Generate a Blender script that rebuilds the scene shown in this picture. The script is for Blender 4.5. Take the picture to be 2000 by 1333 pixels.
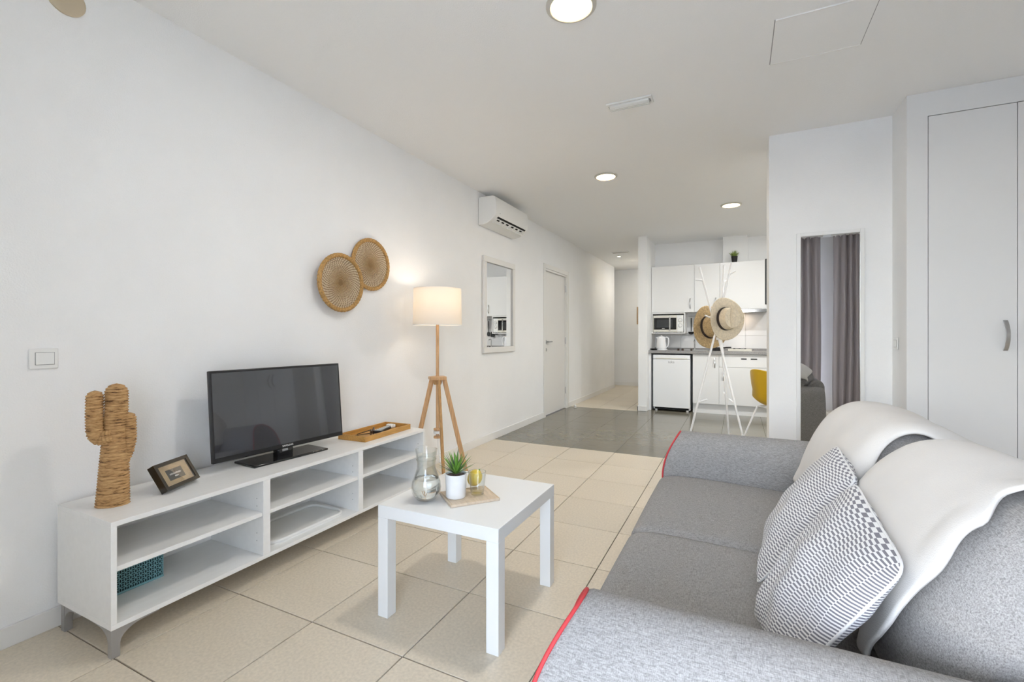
import bpy, bmesh, math, random
from mathutils import Vector, Matrix
random.seed(7)
for o in list(bpy.data.objects): bpy.data.objects.remove(o, do_unlink=True)
SC = bpy.context.scene
COL = SC.collection
PI = math.pi

# ------------------------------------------------------------------ camera
cam_d = bpy.data.cameras.new('camera'); cam = bpy.data.objects.new('camera', cam_d); COL.objects.link(cam)
cam_d.sensor_width = 36.0; cam_d.lens = 36.0 * 902 / 2000.0
cam_d.shift_y = -11.5 / 2000.0; cam_d.clip_start = 0.03
cam.location = (2.389, 0.0, 1.135); cam.rotation_euler = (PI/2, 0, math.radians(26.0))
SC.camera = cam

# ------------------------------------------------------------------ world / exposure / daylight
SKY_STRENGTH = 2.2; SKY_SAT = 0.6; SKY_TINT = (.87,.985,1.17)
LAMPS = {'near': (13.5, (1,1,.97)), 'mid': (3.0, (1,.96,.88)), 'kitchen': (24.0, (.98,1,1)), 'dining': (34.0, (.98,1,1)), 'shade': (2.3, (1,.88,.76)), 'spot': (5.0, (1,.96,.80)), 'hall': (7.0, (1,.99,.94))}   # watts, colour; dining and hall are added fill lamps
w = bpy.data.worlds.new('sky_world'); SC.world = w; w.use_nodes = True
nt = w.node_tree; bg = nt.nodes['Background']
sky = nt.nodes.new('ShaderNodeTexSky'); sky.sky_type = 'NISHITA'; sky.sun_disc = False
sky.sun_elevation = math.radians(38); sky.sun_rotation = math.radians(200); sky.air_density = 1.0; sky.dust_density = 2.5
hs = nt.nodes.new('ShaderNodeHueSaturation'); hs.inputs['Saturation'].default_value = SKY_SAT
nt.links.new(sky.outputs[0], hs.inputs['Color']); tint = nt.nodes.new('ShaderNodeMixRGB'); tint.blend_type = 'MULTIPLY'; tint.inputs[0].default_value = 1; tint.inputs[2].default_value = (*SKY_TINT, 1)
nt.links.new(hs.outputs[0], tint.inputs[1]); nt.links.new(tint.outputs[0], bg.inputs[0]); bg.inputs[1].default_value = SKY_STRENGTH
vs = SC.view_settings; vs.view_transform = 'Standard'; vs.look = 'None'; vs.gamma = 1.0; vs.use_curve_mapping = False
vs.exposure = 0.07
try:
    SC.cycles.diffuse_bounces = 8; SC.cycles.max_bounces = 14; SC.cycles.transparent_max_bounces = 12
    SC.cycles.caustics_reflective = False; SC.cycles.caustics_refractive = False
    SC.cycles.sample_clamp_indirect = 8.0; SC.cycles.blur_glossy = 0.5
except Exception: pass
def portal(x0, x1, z0, z1, y):
    l = bpy.data.lights.new('window_portal', 'AREA'); l.shape = 'RECTANGLE'; l.size = x1-x0; l.size_y = z1-z0
    l.cycles.is_portal = True
    o = bpy.data.objects.new('window_portal', l); COL.objects.link(o); o.location = ((x0+x1)/2, y, (z0+z1)/2)
    o.rotation_euler = (PI/2, 0, 0)   # area light -Z -> +Y
    return o
portal(1.75, 3.5, 0, 2.5, -.62)

# ------------------------------------------------------------------ mesh builder
class MB:
    def __init__(s): s.v = []; s.f = []; s.uv = None
    def box(s, x0, x1, y0, y1, z0, z1):
        b = len(s.v)
        s.v += [(x0,y0,z0),(x1,y0,z0),(x1,y1,z0),(x0,y1,z0),(x0,y0,z1),(x1,y0,z1),(x1,y1,z1),(x0,y1,z1)]
        s.f += [tuple(b+i for i in q) for q in ((0,3,2,1),(4,5,6,7),(0,1,5,4),(1,2,6,5),(2,3,7,6),(3,0,4,7))]
        return s
    def prism(s, pts, a, b, axis):
        """extrude a 2-D outline (list of (u,v)) along an axis from a to b. axis x: (u,v)=(y,z); y: (x,z); z: (x,y)"""
        n = len(pts); k = len(s.v)
        def P(u, v, t):
            return (t,u,v) if axis == 'x' else ((u,t,v) if axis == 'y' else (u,v,t))
        s.v += [P(u,v,a) for u,v in pts] + [P(u,v,b) for u,v in pts]
        s.f += [tuple(k+i for i in range(n))[::-1], tuple(k+n+i for i in range(n))]
        for i in range(n): j = (i+1) % n; s.f.append((k+i, k+j, k+n+j, k+n+i))
        return s
    def tube(s, path, r, n=10, closed=False):
        path = [Vector(p) for p in path]; m = len(path); k = len(s.v)
        rs = r if isinstance(r, (list, tuple)) else [r]*m
        up = Vector((0,0,1)); prev = None
        for i, p in enumerate(path):
            if closed: t = path[(i+1) % m] - path[i-1]
            else: t = path[min(i+1,m-1)] - path[max(i-1,0)]
            t.normalize()
            if prev is None:
                a = t.orthogonal() if abs(t.dot(up)) > .95 else t.cross(up)
            else:
                a = prev - t*prev.dot(t)
            a.normalize(); prev = a; b = t.cross(a)
            for j in range(n):
                q = 2*PI*j/n
                s.v.append(tuple(p + (a*math.cos(q) + b*math.sin(q))*rs[i]))
        for i in range(m if closed else m-1):
            i2 = (i+1) % m
            for j in range(n):
                j2 = (j+1) % n
                s.f.append((k+i*n+j, k+i*n+j2, k+i2*n+j2, k+i2*n+j))
        if not closed:
            s.f.append(tuple(k+j for j in range(n))[::-1]); s.f.append(tuple(k+(m-1)*n+j for j in range(n)))
        return s
    def bar(s, a, b, w, h, up=(0,0,1)):
        """square bar from a to b"""
        a = Vector(a); b = Vector(b); t = (b-a).normalized(); u = Vector(up)
        if abs(t.dot(u)) > .98: u = Vector((0,1,0))
        x = t.cross(u).normalized(); y = x.cross(t); k = len(s.v)
        for p in (a, b):
            for i, j in ((-1,-1),(1,-1),(1,1),(-1,1)): s.v.append(tuple(p + x*i*w/2 + y*j*h/2))
        s.f += [tuple(k+i for i in q) for q in ((0,1,2,3),(7,6,5,4),(0,4,5,1),(1,5,6,2),(2,6,7,3),(3,7,4,0))]
        return s
    def lathe(s, prof, n=32, c=(0,0,0), ax='z', cap=True):
        k = len(s.v); m = len(prof)
        for r, z in prof:
            for j in range(n):
                q = 2*PI*j/n; u, v = r*math.cos(q), r*math.sin(q)
                p = (u,v,z) if ax == 'z' else ((z,u,v) if ax == 'x' else (v,z,u))
                s.v.append((c[0]+p[0], c[1]+p[1], c[2]+p[2]))
        for i in range(m-1):
            for j in range(n):
                j2 = (j+1) % n
                s.f.append((k+i*n+j, k+i*n+j2, k+(i+1)*n+j2, k+(i+1)*n+j))
        if cap:
            if prof[0][0] > 1e-4: s.f.append(tuple(k+j for j in range(n))[::-1])
            if prof[-1][0] > 1e-4: s.f.append(tuple(k+(m-1)*n+j for j in range(n)))
        return s
    def grid(s, fn, nu, nv, uv=True, closeu=False):
        k = len(s.v)
        if s.uv is None: s.uv = {}
        for i in range(nu+1):
            for j in range(nv+1):
                s.v.append(tuple(fn(i/nu, j/nv))); s.uv[k+i*(nv+1)+j] = (i/nu, j/nv)
        for i in range(nu):
            for j in range(nv):
                a = k+i*(nv+1)+j
                s.f.append((a, a+nv+1, a+nv+2, a+1))
        return s
    def build(s, name, mat, parent=None, smooth=None, bevel=0, seg=2, loc=None, rot=None, weld=False):
        me = bpy.data.meshes.new(name); me.from_pydata(s.v, [], s.f); 
        if s.uv:
            ul = me.uv_layers.new(name='UVMap')
            for lp in me.loops: ul.data[lp.index].uv = s.uv.get(lp.vertex_index, (0,0))
        bm = bmesh.new(); bm.from_mesh(me)
        if weld: bmesh.ops.remove_doubles(bm, verts=bm.verts, dist=1e-5)
        bmesh.ops.recalc_face_normals(bm, faces=bm.faces); bm.to_mesh(me); bm.free()
        me.materials.append(MAT[mat] if isinstance(mat, str) else mat)
        if smooth is not None:
            for p in me.polygons: p.use_smooth = True
            me.set_sharp_from_angle(angle=math.radians(smooth))
        o = bpy.data.objects.new(name, me); COL.objects.link(o)
        if parent is not None: o.parent = parent
        if loc: o.location = loc
        if rot: o.rotation_euler = rot
        if bevel:
            m = o.modifiers.new('bevel', 'BEVEL'); m.width = bevel; m.segments = seg; m.limit_method = 'ANGLE'; m.harden_normals = False
            if smooth is None:
                for p in me.polygons: p.use_smooth = True
                me.set_sharp_from_angle(angle=math.radians(40))
        return o
def B(*a): return MB().box(*a)
def tag(o, label, cat, group=None):
    o['label'] = label; o['category'] = cat
    if group: o['group'] = group
    return o
def thing(name, label, cat, loc=(0,0,0), rz=0, group=None):
    o = bpy.data.objects.new(name, None); COL.objects.link(o); o.empty_display_size = .05
    o.location = loc; o.rotation_euler = (0,0,rz)
    return tag(o, label, cat, group)
def struct(o): o['kind'] = 'structure'; return o
def dup(root, loc=None, rot=None):
    r = root.copy(); COL.objects.link(r)
    if loc is not None: r.location = loc
    if rot is not None: r.rotation_euler = rot
    for ch in list(root.children):
        c = ch.copy(); COL.objects.link(c); c.parent = r
        for g in list(ch.children):
            d = g.copy(); COL.objects.link(d); d.parent = c
    return r
def rrect(x0, x1, y0, y1, r, n=5):
    out = []
    for cx, cy, a in ((x1-r,y1-r,0),(x0+r,y1-r,90),(x0+r,y0+r,180),(x1-r,y0+r,270)):
        for i in range(n+1):
            q = math.radians(a + 90*i/n); out.append((cx+r*math.cos(q), cy+r*math.sin(q)))
    return out
def textmesh(body, size, mat, parent, M, depth=.0006, name='lettering'):
    cu = bpy.data.curves.new('txt', 'FONT'); cu.body = body; cu.size = size; cu.align_x = 'CENTER'; cu.align_y = 'CENTER'; cu.extrude = depth
    t = bpy.data.objects.new('txt', cu); COL.objects.link(t); bpy.context.view_layer.update()
    me = bpy.data.meshes.new_from_object(t.evaluated_get(bpy.context.evaluated_depsgraph_get()))
    bpy.data.objects.remove(t, do_unlink=True)
    me.transform(M); me.materials.clear(); me.materials.append(MAT[mat])
    o = bpy.data.objects.new(name, me); COL.objects.link(o); o.parent = parent
    return o

# ------------------------------------------------------------------ materials
MAT = {}
def mat(name, col, rough=.5, metal=0, spec=.5, bump=None, var=None, trans=0, emit=None, alpha=None, coat=0, sheen=0, ior=None, objvar=0):
    m = bpy.data.materials.new(name); m.use_nodes = True; MAT[name] = m
    t = m.node_tree; b = t.nodes['Principled BSDF']
    b.inputs['Base Color'].default_value = (*col, 1); b.inputs['Roughness'].default_value = rough
    b.inputs['Metallic'].default_value = metal; b.inputs['Specular IOR Level'].default_value = spec
    if trans: b.inputs['Transmission Weight'].default_value = trans
    if ior: b.inputs['IOR'].default_value = ior
    if coat: b.inputs['Coat Weight'].default_value = coat; b.inputs['Coat Roughness'].default_value = .1
    if sheen: b.inputs['Sheen Weight'].default_value = sheen
    if emit: b.inputs['Emission Color'].default_value = (*emit[0], 1); b.inputs['Emission Strength'].default_value = emit[1]
    tc = t.nodes.new('ShaderNodeTexCoord')
    if var:   # (scale, amount, detail, stretch)
        n = t.nodes.new('ShaderNodeTexNoise'); n.inputs['Scale'].default_value = var[0]; n.inputs['Detail'].default_value = var[2] if len(var) > 2 else 4
        mp = t.nodes.new('ShaderNodeMapping'); mp.inputs['Scale'].default_value = var[3] if len(var) > 3 else (1,1,1)
        t.links.new(tc.outputs['Object'], mp.inputs[0]); t.links.new(mp.outputs[0], n.inputs['Vector'])
        r = t.nodes.new('ShaderNodeValToRGB'); a = var[1]
        r.color_ramp.elements[0].position = .3; r.color_ramp.elements[1].position = .7
        r.color_ramp.elements[0].color = (*[max(0, c*(1-a)) for c in col], 1); r.color_ramp.elements[1].color = (*[min(1, c*(1+a)) for c in col], 1)
        t.links.new(n.outputs['Fac'], r.inputs[0]); src = r.outputs[0]
        if objvar:
            oi = t.nodes.new('ShaderNodeObjectInfo'); mr = t.nodes.new('ShaderNodeMapRange')
            mr.inputs['To Min'].default_value = 1-objvar; mr.inputs['To Max'].default_value = 1+objvar*.5
            t.links.new(oi.outputs['Random'], mr.inputs['Value'])
            vm = t.nodes.new('ShaderNodeVectorMath'); vm.operation = 'SCALE'
            t.links.new(src, vm.inputs[0]); t.links.new(mr.outputs[0], vm.inputs['Scale']); src = vm.outputs[0]
        t.links.new(src, b.inputs['Base Color'])
    if bump:  # (scale, strength, distance, stretch)
        n = t.nodes.new('ShaderNodeTexNoise'); n.inputs['Scale'].default_value = bump[0]; n.inputs['Detail'].default_value = 3
        mp = t.nodes.new('ShaderNodeMapping'); mp.inputs['Scale'].default_value = bump[3] if len(bump) > 3 else (1,1,1)
        t.links.new(tc.outputs['Object'], mp.inputs[0]); t.links.new(mp.outputs[0], n.inputs['Vector'])
        bp = t.nodes.new('ShaderNodeBump'); bp.inputs['Strength'].default_value = bump[1]; bp.inputs['Distance'].default_value = bump[2]
        t.links.new(n.outputs['Fac'], bp.inputs['Height']); t.links.new(bp.outputs[0], b.inputs['Normal'])
    return m
mat('wall_paint', (.87,.87,.865), .85, bump=(160,.35,.004), var=(3,.015))
mat('ceiling_paint', (.87,.87,.865), .9, bump=(180,.35,.004))
mat('trim_white', (.80,.79,.77), .45)
mat('door_white', (.78,.765,.735), .42)
mat('lacquer_white', (.84,.84,.83), .28, bump=(60,.05,.001))
mat('gloss_white', (.80,.80,.79), .34)
mat('stand_white', (.83,.825,.81), .38, var=(40,.02,4,(1,.08,1)))
mat('cabinet_white', (.77,.77,.765), .3)
mat('appliance_white', (.82,.83,.84), .3)
mat('plastic_cream', (.72,.70,.62), .4)
mat('plastic_white', (.82,.82,.80), .35)
mat('tile_beige', (.69,.61,.49), .34, var=(90,.09,6), objvar=.05, bump=(70,.08,.001))
mat('tile_grey', (.175,.158,.118), .17, var=(26,.12,5,(.35,2.2,1)), objvar=.06, bump=(40,.05,.001))
mat('grout', (.13,.105,.08), .9)
mat('grout_grey', (.16,.15,.14), .9)
mat('tile_splash', (.76,.76,.765), .18)
mat('grout_light', (.50,.50,.50), .8)
mat('worktop_grey', (.29,.28,.275), .35, var=(120,.3,4))
mat('steel', (.55,.55,.55), .28, 1)
mat('chrome', (.72,.72,.72), .12, 1)
mat('leg_metal', (.36,.35,.34), .4, .35)
mat('mirror_glass', (.92,.93,.93), .0, 1)
mat('black_plastic', (.012,.012,.013), .3)
mat('black_gloss', (.010,.010,.011), .06, spec=.6)
mat('screen_glass', (.030,.032,.039), .03, spec=1.0, coat=1)
mat('oven_glass', (.03,.033,.036), .05, spec=.9)
mat('dark_slot', (.01,.01,.01), .8)
mat('grey_mark', (.30,.30,.30), .5)
mat('white_mark', (.8,.8,.78), .5)
mat('wood_lamp', (.60,.36,.18), .45, var=(14,.22,4,(9,9,.7)))
mat('wood_lamp_dark', (.46,.25,.09), .5, var=(14,.22,4,(9,9,.7)))
mat('bamboo', (.52,.27,.065), .38, var=(18,.2,4,(9,.8,9)))
mat('board_wood', (.62,.50,.37), .5, var=(16,.12,4,(6,1,6)))
mat('wood_brown', (.42,.28,.16), .5, var=(12,.2,4,(6,6,1)))
mat('frame_brown', (.022,.017,.011), .22, coat=.3)
mat('mat_card', (.50,.37,.21), .8, var=(60,.12))
mat('card_dark', (.055,.055,.05), .6)
mat('rattan_rim', (.46,.26,.085), .7, var=(90,.35,4), bump=(140,.8,.004))
mat('red_piping', (.47,.035,.04), .7)
mat('throw_cream', (.63,.61,.585), .95, sheen=.05, bump=(420,.35,.002), var=(5,.03))
mat('yellow_shell', (.66,.40,.008), .4)
mat('rack_white', (.93,.93,.93), .35)
mat('hat_cream', (.72,.62,.47), .85, var=(70,.12,4), bump=(260,.6,.003))
mat('hat_straw', (.50,.36,.19), .85, var=(80,.3,4), bump=(240,.8,.004))
mat('hat_band', (.035,.025,.022), .8)
mat('curtain_grey', (.40,.365,.385), .9, bump=(500,.2,.001))
mat('leaf_green', (.16,.33,.05), .45, var=(20,.3))
mat('leaf_tip', (.10,.16,.08), .5)
mat('soil', (.16,.11,.10), .95, var=(120,.5), bump=(120,1,.004))
mat('pot_white', (.84,.84,.84), .25, var=(16,.04))
mat('pot_black', (.008,.008,.008), .5)
mat('grass_green', (.22,.30,.06), .6, var=(15,.4))
mat('teal_plastic', (.20,.42,.47), .4)
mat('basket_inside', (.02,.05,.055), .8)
mat('yellow_cup', (.80,.56,.06), .35)
mat('kettle_white', (.78,.78,.79), .25)
mat('brown_lens', (.06,.035,.025), .1)
mat('paper_white', (.82,.84,.82), .7)
mat('vent_cover', (.56,.47,.34), .6)
mat('outside_ground', (.62,.61,.58), .9, var=(.6,.2))
mat('alu_white', (.80,.80,.80), .4)
mat('emit_warm', (1,.93,.8), .5, emit=((1,.92,.76), 3))
mat('emit_spot', (1,.95,.85), .5, emit=((1,.93,.8), 12))
mat('emit_bulb', (1,.85,.6), .5, emit=((1,.78,.5), 12))
mat('emergency_diffuser', (.72,.72,.69), .25)
mat('lens_frame', (.55,.53,.48), .5)

# grey two-tone woven upholstery
def weave(name, c1, c2, sc=300, bumpd=.0015):
    m = mat(name, c1, .95, sheen=.03); t = m.node_tree; b = t.nodes['Principled BSDF']
    tc = t.nodes.new('ShaderNodeTexCoord'); ns = []
    for st in ((1,.12,.5),(.12,1,.5)):
        mp = t.nodes.new('ShaderNodeMapping'); mp.inputs['Scale'].default_value = st
        n = t.nodes.new('ShaderNodeTexNoise'); n.inputs['Scale'].default_value = sc; n.inputs['Detail'].default_value = 2
        t.links.new(tc.outputs['Object'], mp.inputs[0]); t.links.new(mp.outputs[0], n.inputs['Vector']); ns.append(n)
    ad = t.nodes.new('ShaderNodeMath'); ad.operation = 'ADD'; t.links.new(ns[0].outputs['Fac'], ad.inputs[0]); t.links.new(ns[1].outputs['Fac'], ad.inputs[1])
    r = t.nodes.new('ShaderNodeValToRGB'); 
    mu = t.nodes.new('ShaderNodeMath'); mu.operation = 'MULTIPLY'; mu.inputs[1].default_value = .5; t.links.new(ad.outputs[0], mu.inputs[0])
    r.color_ramp.elements[0].position = .34; r.color_ramp.elements[1].position = .66
    r.color_ramp.elements[0].color = (*c2, 1); r.color_ramp.elements[1].color = (*c1, 1)
    t.links.new(mu.outputs[0], r.inputs[0]); t.links.new(r.outputs[0], b.inputs['Base Color'])
    bp = t.nodes.new('ShaderNodeBump'); bp.inputs['Strength'].default_value = .4; bp.inputs['Distance'].default_value = bumpd
    t.links.new(ad.outputs[0], bp.inputs['Height']); t.links.new(bp.outputs[0], b.inputs['Normal'])
weave('sofa_fabric', (.36,.345,.335), (.16,.152,.15), 720, .0008)

# striped pillow: columns of short grey dashes, neighbouring columns shifted
def pillow_mat():
    m = mat('pillow_stripe', (.8,.8,.8), .9, sheen=.1); t = m.node_tree; b = t.nodes['Principled BSDF']; L = t.links.new
    tc = t.nodes.new('ShaderNodeTexCoord'); sp = t.nodes.new('ShaderNodeSeparateXYZ'); L(tc.outputs['UV'], sp.inputs[0])
    def M(op, a, b_=None):
        n = t.nodes.new('ShaderNodeMath'); n.operation = op
        for i, q in enumerate((a, b_)):
            if q is None: continue
            if isinstance(q, (int, float)): n.inputs[i].default_value = q
            else: L(q, n.inputs[i])
        return n.outputs[0]
    cu = M('MULTIPLY', sp.outputs[0], 18.0); ci = M('FLOOR', cu)
    sh = M('MULTIPLY', M('MODULO', ci, 2.0), .5)
    vv = M('FRACT', M('ADD', M('MULTIPLY', sp.outputs[1], 44.0), sh))
    st = M('LESS_THAN', vv, .5)
    ed = M('GREATER_THAN', M('FRACT', cu), .04)
    fac = M('MULTIPLY', st, ed)
    mx = t.nodes.new('ShaderNodeMixRGB'); mx.inputs[1].default_value = (.66,.655,.65,1); mx.inputs[2].default_value = (.155,.15,.175,1)
    L(fac, mx.inputs[0]); L(mx.outputs[0], b.inputs['Base Color'])
    bp = t.nodes.new('ShaderNodeBump'); bp.inputs['Strength'].default_value = .3; bp.inputs['Distance'].default_value = .001
    L(fac, bp.inputs['Height']); L(bp.outputs[0], b.inputs['Normal'])
pillow_mat()

# woven plates: concentric coils with radial stitches (object X = plate axis)
def plate_mat():
    m = mat('rattan_weave', (.5,.4,.3), .8); t = m.node_tree; b = t.nodes['Principled BSDF']; L = t.links.new
    tc = t.nodes.new('ShaderNodeTexCoord'); sp = t.nodes.new('ShaderNodeSeparateXYZ'); L(tc.outputs['Object'], sp.inputs[0])
    def M(op, a, b_=None):
        n = t.nodes.new('ShaderNodeMath'); n.operation = op
        for i, q in enumerate((a, b_)):
            if q is None: continue
            if isinstance(q, (int, float)): n.inputs[i].default_value = q
            else: L(q, n.inputs[i])
        return n.outputs[0]
    ang = M('ARCTAN2', sp.outputs[2], sp.outputs[1])
    r = M('SQRT', M('ADD', M('MULTIPLY', sp.outputs[1], sp.outputs[1]), M('MULTIPLY', sp.outputs[2], sp.outputs[2])))
    ring = M('MULTIPLY', r, 90.0); ri = M('FLOOR', ring)
    dash = M('SINE', M('ADD', M('MULTIPLY', ang, 48.0), M('MULTIPLY', ri, 2.2)))
    dk = M('GREATER_THAN', dash, .25)
    nz = t.nodes.new('ShaderNodeTexNoise'); nz.inputs['Scale'].default_value = 60; L(tc.outputs['Object'], nz.inputs['Vector'])
    wob = M('ADD', M('MULTIPLY', r, 6.0), M('MULTIPLY', nz.outputs['Fac'], .5))
    rmp = t.nodes.new('ShaderNodeValToRGB'); L(wob, rmp.inputs[0])
    e = rmp.color_ramp.elements; e[0].position = .35; e[0].color = (.56,.36,.16,1); e[1].position = 1.0; e[1].color = (.70,.56,.39,1)
    mx = t.nodes.new('ShaderNodeMixRGB'); mx.blend_type = 'MULTIPLY'; L(dk, mx.inputs[0]); L(rmp.outputs[0], mx.inputs[1]); mx.inputs[2].default_value = (.50,.42,.36,1)
    L(mx.outputs[0], b.inputs['Base Color'])
    bp = t.nodes.new('ShaderNodeBump'); bp.inputs['Strength'].default_value = .8; bp.inputs['Distance'].default_value = .003
    L(M('ADD', M('SINE', M('MULTIPLY', ring, 2*PI)), M('MULTIPLY', dash, .6)), bp.inputs['Height']); L(bp.outputs[0], b.inputs['Normal'])
plate_mat()

# water-hyacinth rope of the cactus
def rope_mat():
    m = mat('rope_weave', (.5,.3,.13), .8); t = m.node_tree; b = t.nodes['Principled BSDF']; L = t.links.new
    tc = t.nodes.new('ShaderNodeTexCoord'); mp = t.nodes.new('ShaderNodeMapping'); mp.inputs['Scale'].default_value = (30,30,150); mp.inputs['Rotation'].default_value = (.12,.1,0)
    n = t.nodes.new('ShaderNodeTexNoise'); n.inputs['Scale'].default_value = 1; n.inputs['Detail'].default_value = 4; n.inputs['Roughness'].default_value = .65
    L(tc.outputs['Object'], mp.inputs[0]); L(mp.outputs[0], n.inputs['Vector'])
    r = t.nodes.new('ShaderNodeValToRGB'); L(n.outputs['Fac'], r.inputs[0]); e = r.color_ramp.elements
    e[0].position = .33; e[0].color = (.10,.042,.012,1); e[1].position = .68; e[1].color = (.64,.41,.19,1); x = e.new(.45); x.color = (.42,.235,.09,1)
    L(r.outputs[0], b.inputs['Base Color'])
    bp = t.nodes.new('ShaderNodeBump'); bp.inputs['Strength'].default_value = .9; bp.inputs['Distance'].default_value = .004
    L(n.outputs['Fac'], bp.inputs['Height']); L(bp.outputs[0], b.inputs['Normal'])
rope_mat()

# thin clear glass: mostly transparent with a mirror-like sheen
def thin_glass(name, col=(1,1,1), refl=.08):
    m = bpy.data.materials.new(name); m.use_nodes = True; MAT[name] = m; t = m.node_tree
    for n in list(t.nodes): t.nodes.remove(n)
    o = t.nodes.new('ShaderNodeOutputMaterial'); a = t.nodes.new('ShaderNodeBsdfTransparent'); g = t.nodes.new('ShaderNodeBsdfGlossy')
    a.inputs[0].default_value = (*col, 1); g.inputs['Roughness'].default_value = .02
    lw = t.nodes.new('ShaderNodeLayerWeight'); lw.inputs['Blend'].default_value = .5
    pw = t.nodes.new('ShaderNodeMath'); pw.operation = 'POWER'; pw.inputs[1].default_value = 2.6; t.links.new(lw.outputs['Facing'], pw.inputs[0])
    fr = t.nodes.new('ShaderNodeMath'); fr.operation = 'MULTIPLY_ADD'; fr.inputs[1].default_value = .8; fr.inputs[2].default_value = .035; t.links.new(pw.outputs[0], fr.inputs[0])
    mx = t.nodes.new('ShaderNodeMixShader'); t.links.new(fr.outputs[0], mx.inputs[0]); t.links.new(a.outputs[0], mx.inputs[1]); t.links.new(g.outputs[0], mx.inputs[2])
    t.links.new(mx.outputs[0], o.inputs[0])
thin_glass('window_glass', (.96,.98,.98)); thin_glass('frame_glass')
def clear_glass(name, ior, col=(1,1,1)):
    m = mat(name, col, 0, trans=1, ior=ior)
thin_glass('jug_glass', (.975,.985,.98)); clear_glass('jug_water', 1.33, (.99,.995,1)); thin_glass('tumbler_glass', (.97,.98,.975))
# lamp shade: light passes through the fabric
def shade_mat():
    m = bpy.data.materials.new('shade_fabric'); m.use_nodes = True; MAT['shade_fabric'] = m; t = m.node_tree
    for n in list(t.nodes): t.nodes.remove(n)
    o = t.nodes.new('ShaderNodeOutputMaterial'); d = t.nodes.new('ShaderNodeBsdfDiffuse'); tr = t.nodes.new('ShaderNodeBsdfTranslucent')
    d.inputs[0].default_value = (.86,.83,.79,1); tr.inputs[0].default_value = (.92,.86,.76,1)
    mx = t.nodes.new('ShaderNodeMixShader'); mx.inputs[0].default_value = .42
    t.links.new(d.outputs[0], mx.inputs[1]); t.links.new(tr.outputs[0], mx.inputs[2]); t.links.new(mx.outputs[0], o.inputs[0])
shade_mat()

# ================================================================== STRUCTURE
H = 2.61
XR = 4.6; YB = -.55; YW = 3.91
fl = struct(B(-1.2, XR+.15, -.75, 10.7, -.14, -.006).build('floor', 'grout'))
GX = [-.0225+.45*i for i in range(0, 12)]
def tiles(xa, xb, ya, yb, y0, matn, gap=.0045):
    cache = {}
    xs = [xa] + [g for g in GX if xa+.03 < g < xb-.03] + [xb]
    ys = []; y = y0
    while y < yb - .03:
        if y > ya + .03: ys.append(y)
        y += .45
    ys = [ya] + ys + [yb]
    for i in range(len(xs)-1):
        for j in range(len(ys)-1):
            wx, wy = xs[i+1]-xs[i], ys[j+1]-ys[j]; key = (round(wx,3), round(wy,3))
            cx, cy = (xs[i]+xs[i+1])/2, (ys[j]+ys[j+1])/2
            if key in cache:
                o = cache[key].copy(); COL.objects.link(o); o.location = (cx, cy, 0)
            else:
                mb = B(-wx/2+gap/2, wx/2-gap/2, -wy/2+gap/2, wy/2-gap/2, -.009, 0)
                o = mb.build('tile', matn, fl, bevel=.0012, seg=1, loc=(cx, cy, 0)); cache[key] = o
            o.parent = fl
tiles(0, XR, YB, 4.445, .395-.45*3, 'tile_beige')
tiles(0, XR, 4.445, 7.02, 4.445, 'tile_grey', .0012)
tiles(1.18, 3.6, 7.02, 7.8, 7.02, 'tile_grey', .0012)
tiles(-1.2, 1.055, 7.02, 10.5, 7.02, 'tile_beige')
struct(B(-1.2, XR+.15, -.75, 10.7, H, H+.12).build('ceiling', 'ceiling_paint'))
# left wall with the door hole
wl = MB(); D0, D1, DT = 5.93, 6.86, 2.07
wl.box(-.14, 0, -.75, D0, 0, H); wl.box(-.14, 0, D1, 9.95, 0, H); wl.box(-.14, 0, D0, D1, DT, H)
struct(wl.build('wall_left', 'wall_paint'))
struct(B(-.02, 0, 9.95, 9.951, 0, .01).build('trim_9', 'trim_white')) if False else None
struct(B(-1.3, 1.3, 10.5, 10.62, 0, H).build('wall_hall_end', 'wall_paint'))
struct(B(-1.32, -1.2, 9.7, 10.62, 0, H).build('wall_hall_side', 'wall_paint'))
struct(B(-1.2, -.14, 9.83, 9.95, 0, H).build('wall_hall_return', 'wall_paint'))
struct(B(1.055, 1.18, 7.05, 10.5, 0, H).build('wall_divider', 'wall_paint'))
struct(B(1.18, XR, 7.8, 7.92, 0, H).build('wall_kitchen', 'wall_paint'))
struct(B(XR, XR+.12, -.75, 7.92, 0, H).build('wall_right', 'wall_paint'))
struct(B(2.601, 3.326, YW, 4.22, 0, H).build('wall_partition', 'wall_paint'))
struct(B(3.326, XR, 4.10, 4.22, 0, H).build('wall_behind_wardrobe', 'wall_paint'))
wb = MB(); wb.box(-.14, 1.75, YB-.16, YB, 0, H); wb.box(3.5, XR+.12, YB-.16, YB, 0, H); wb.box(1.75, 3.5, YB-.16, YB, 2.5, H)
struct(wb.build('wall_window', 'wall_paint'))
struct(B(2.195, 2.525, 7.62, 7.8, 2.2, H).build('trim_1', 'wall_paint'))       # boxed duct above the cupboards
# baseboards
bl = MB(); bl.box(0, .012, YB, 5.875, 0, .076); bl.box(0, .012, 6.915, 9.95, 0, .076)
struct(bl.build('baseboard_left', 'trim_white', bevel=.002))
struct(B(-1.2, 1.055, 10.488, 10.5, 0, .076).build('baseboard_hall', 'trim_white', bevel=.002))
bd = MB(); bd.box(1.043, 1.055, 7.038, 10.48, 0, .076); bd.box(1.043, 1.18, 7.038, 7.05, 0, .076)
struct(bd.build('baseboard_divider', 'trim_white', bevel=.002))
struct(B(2.601, 3.326, YW-.012, YW, 0, .076).build('baseboard_partition', 'trim_white', bevel=.002))

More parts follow.
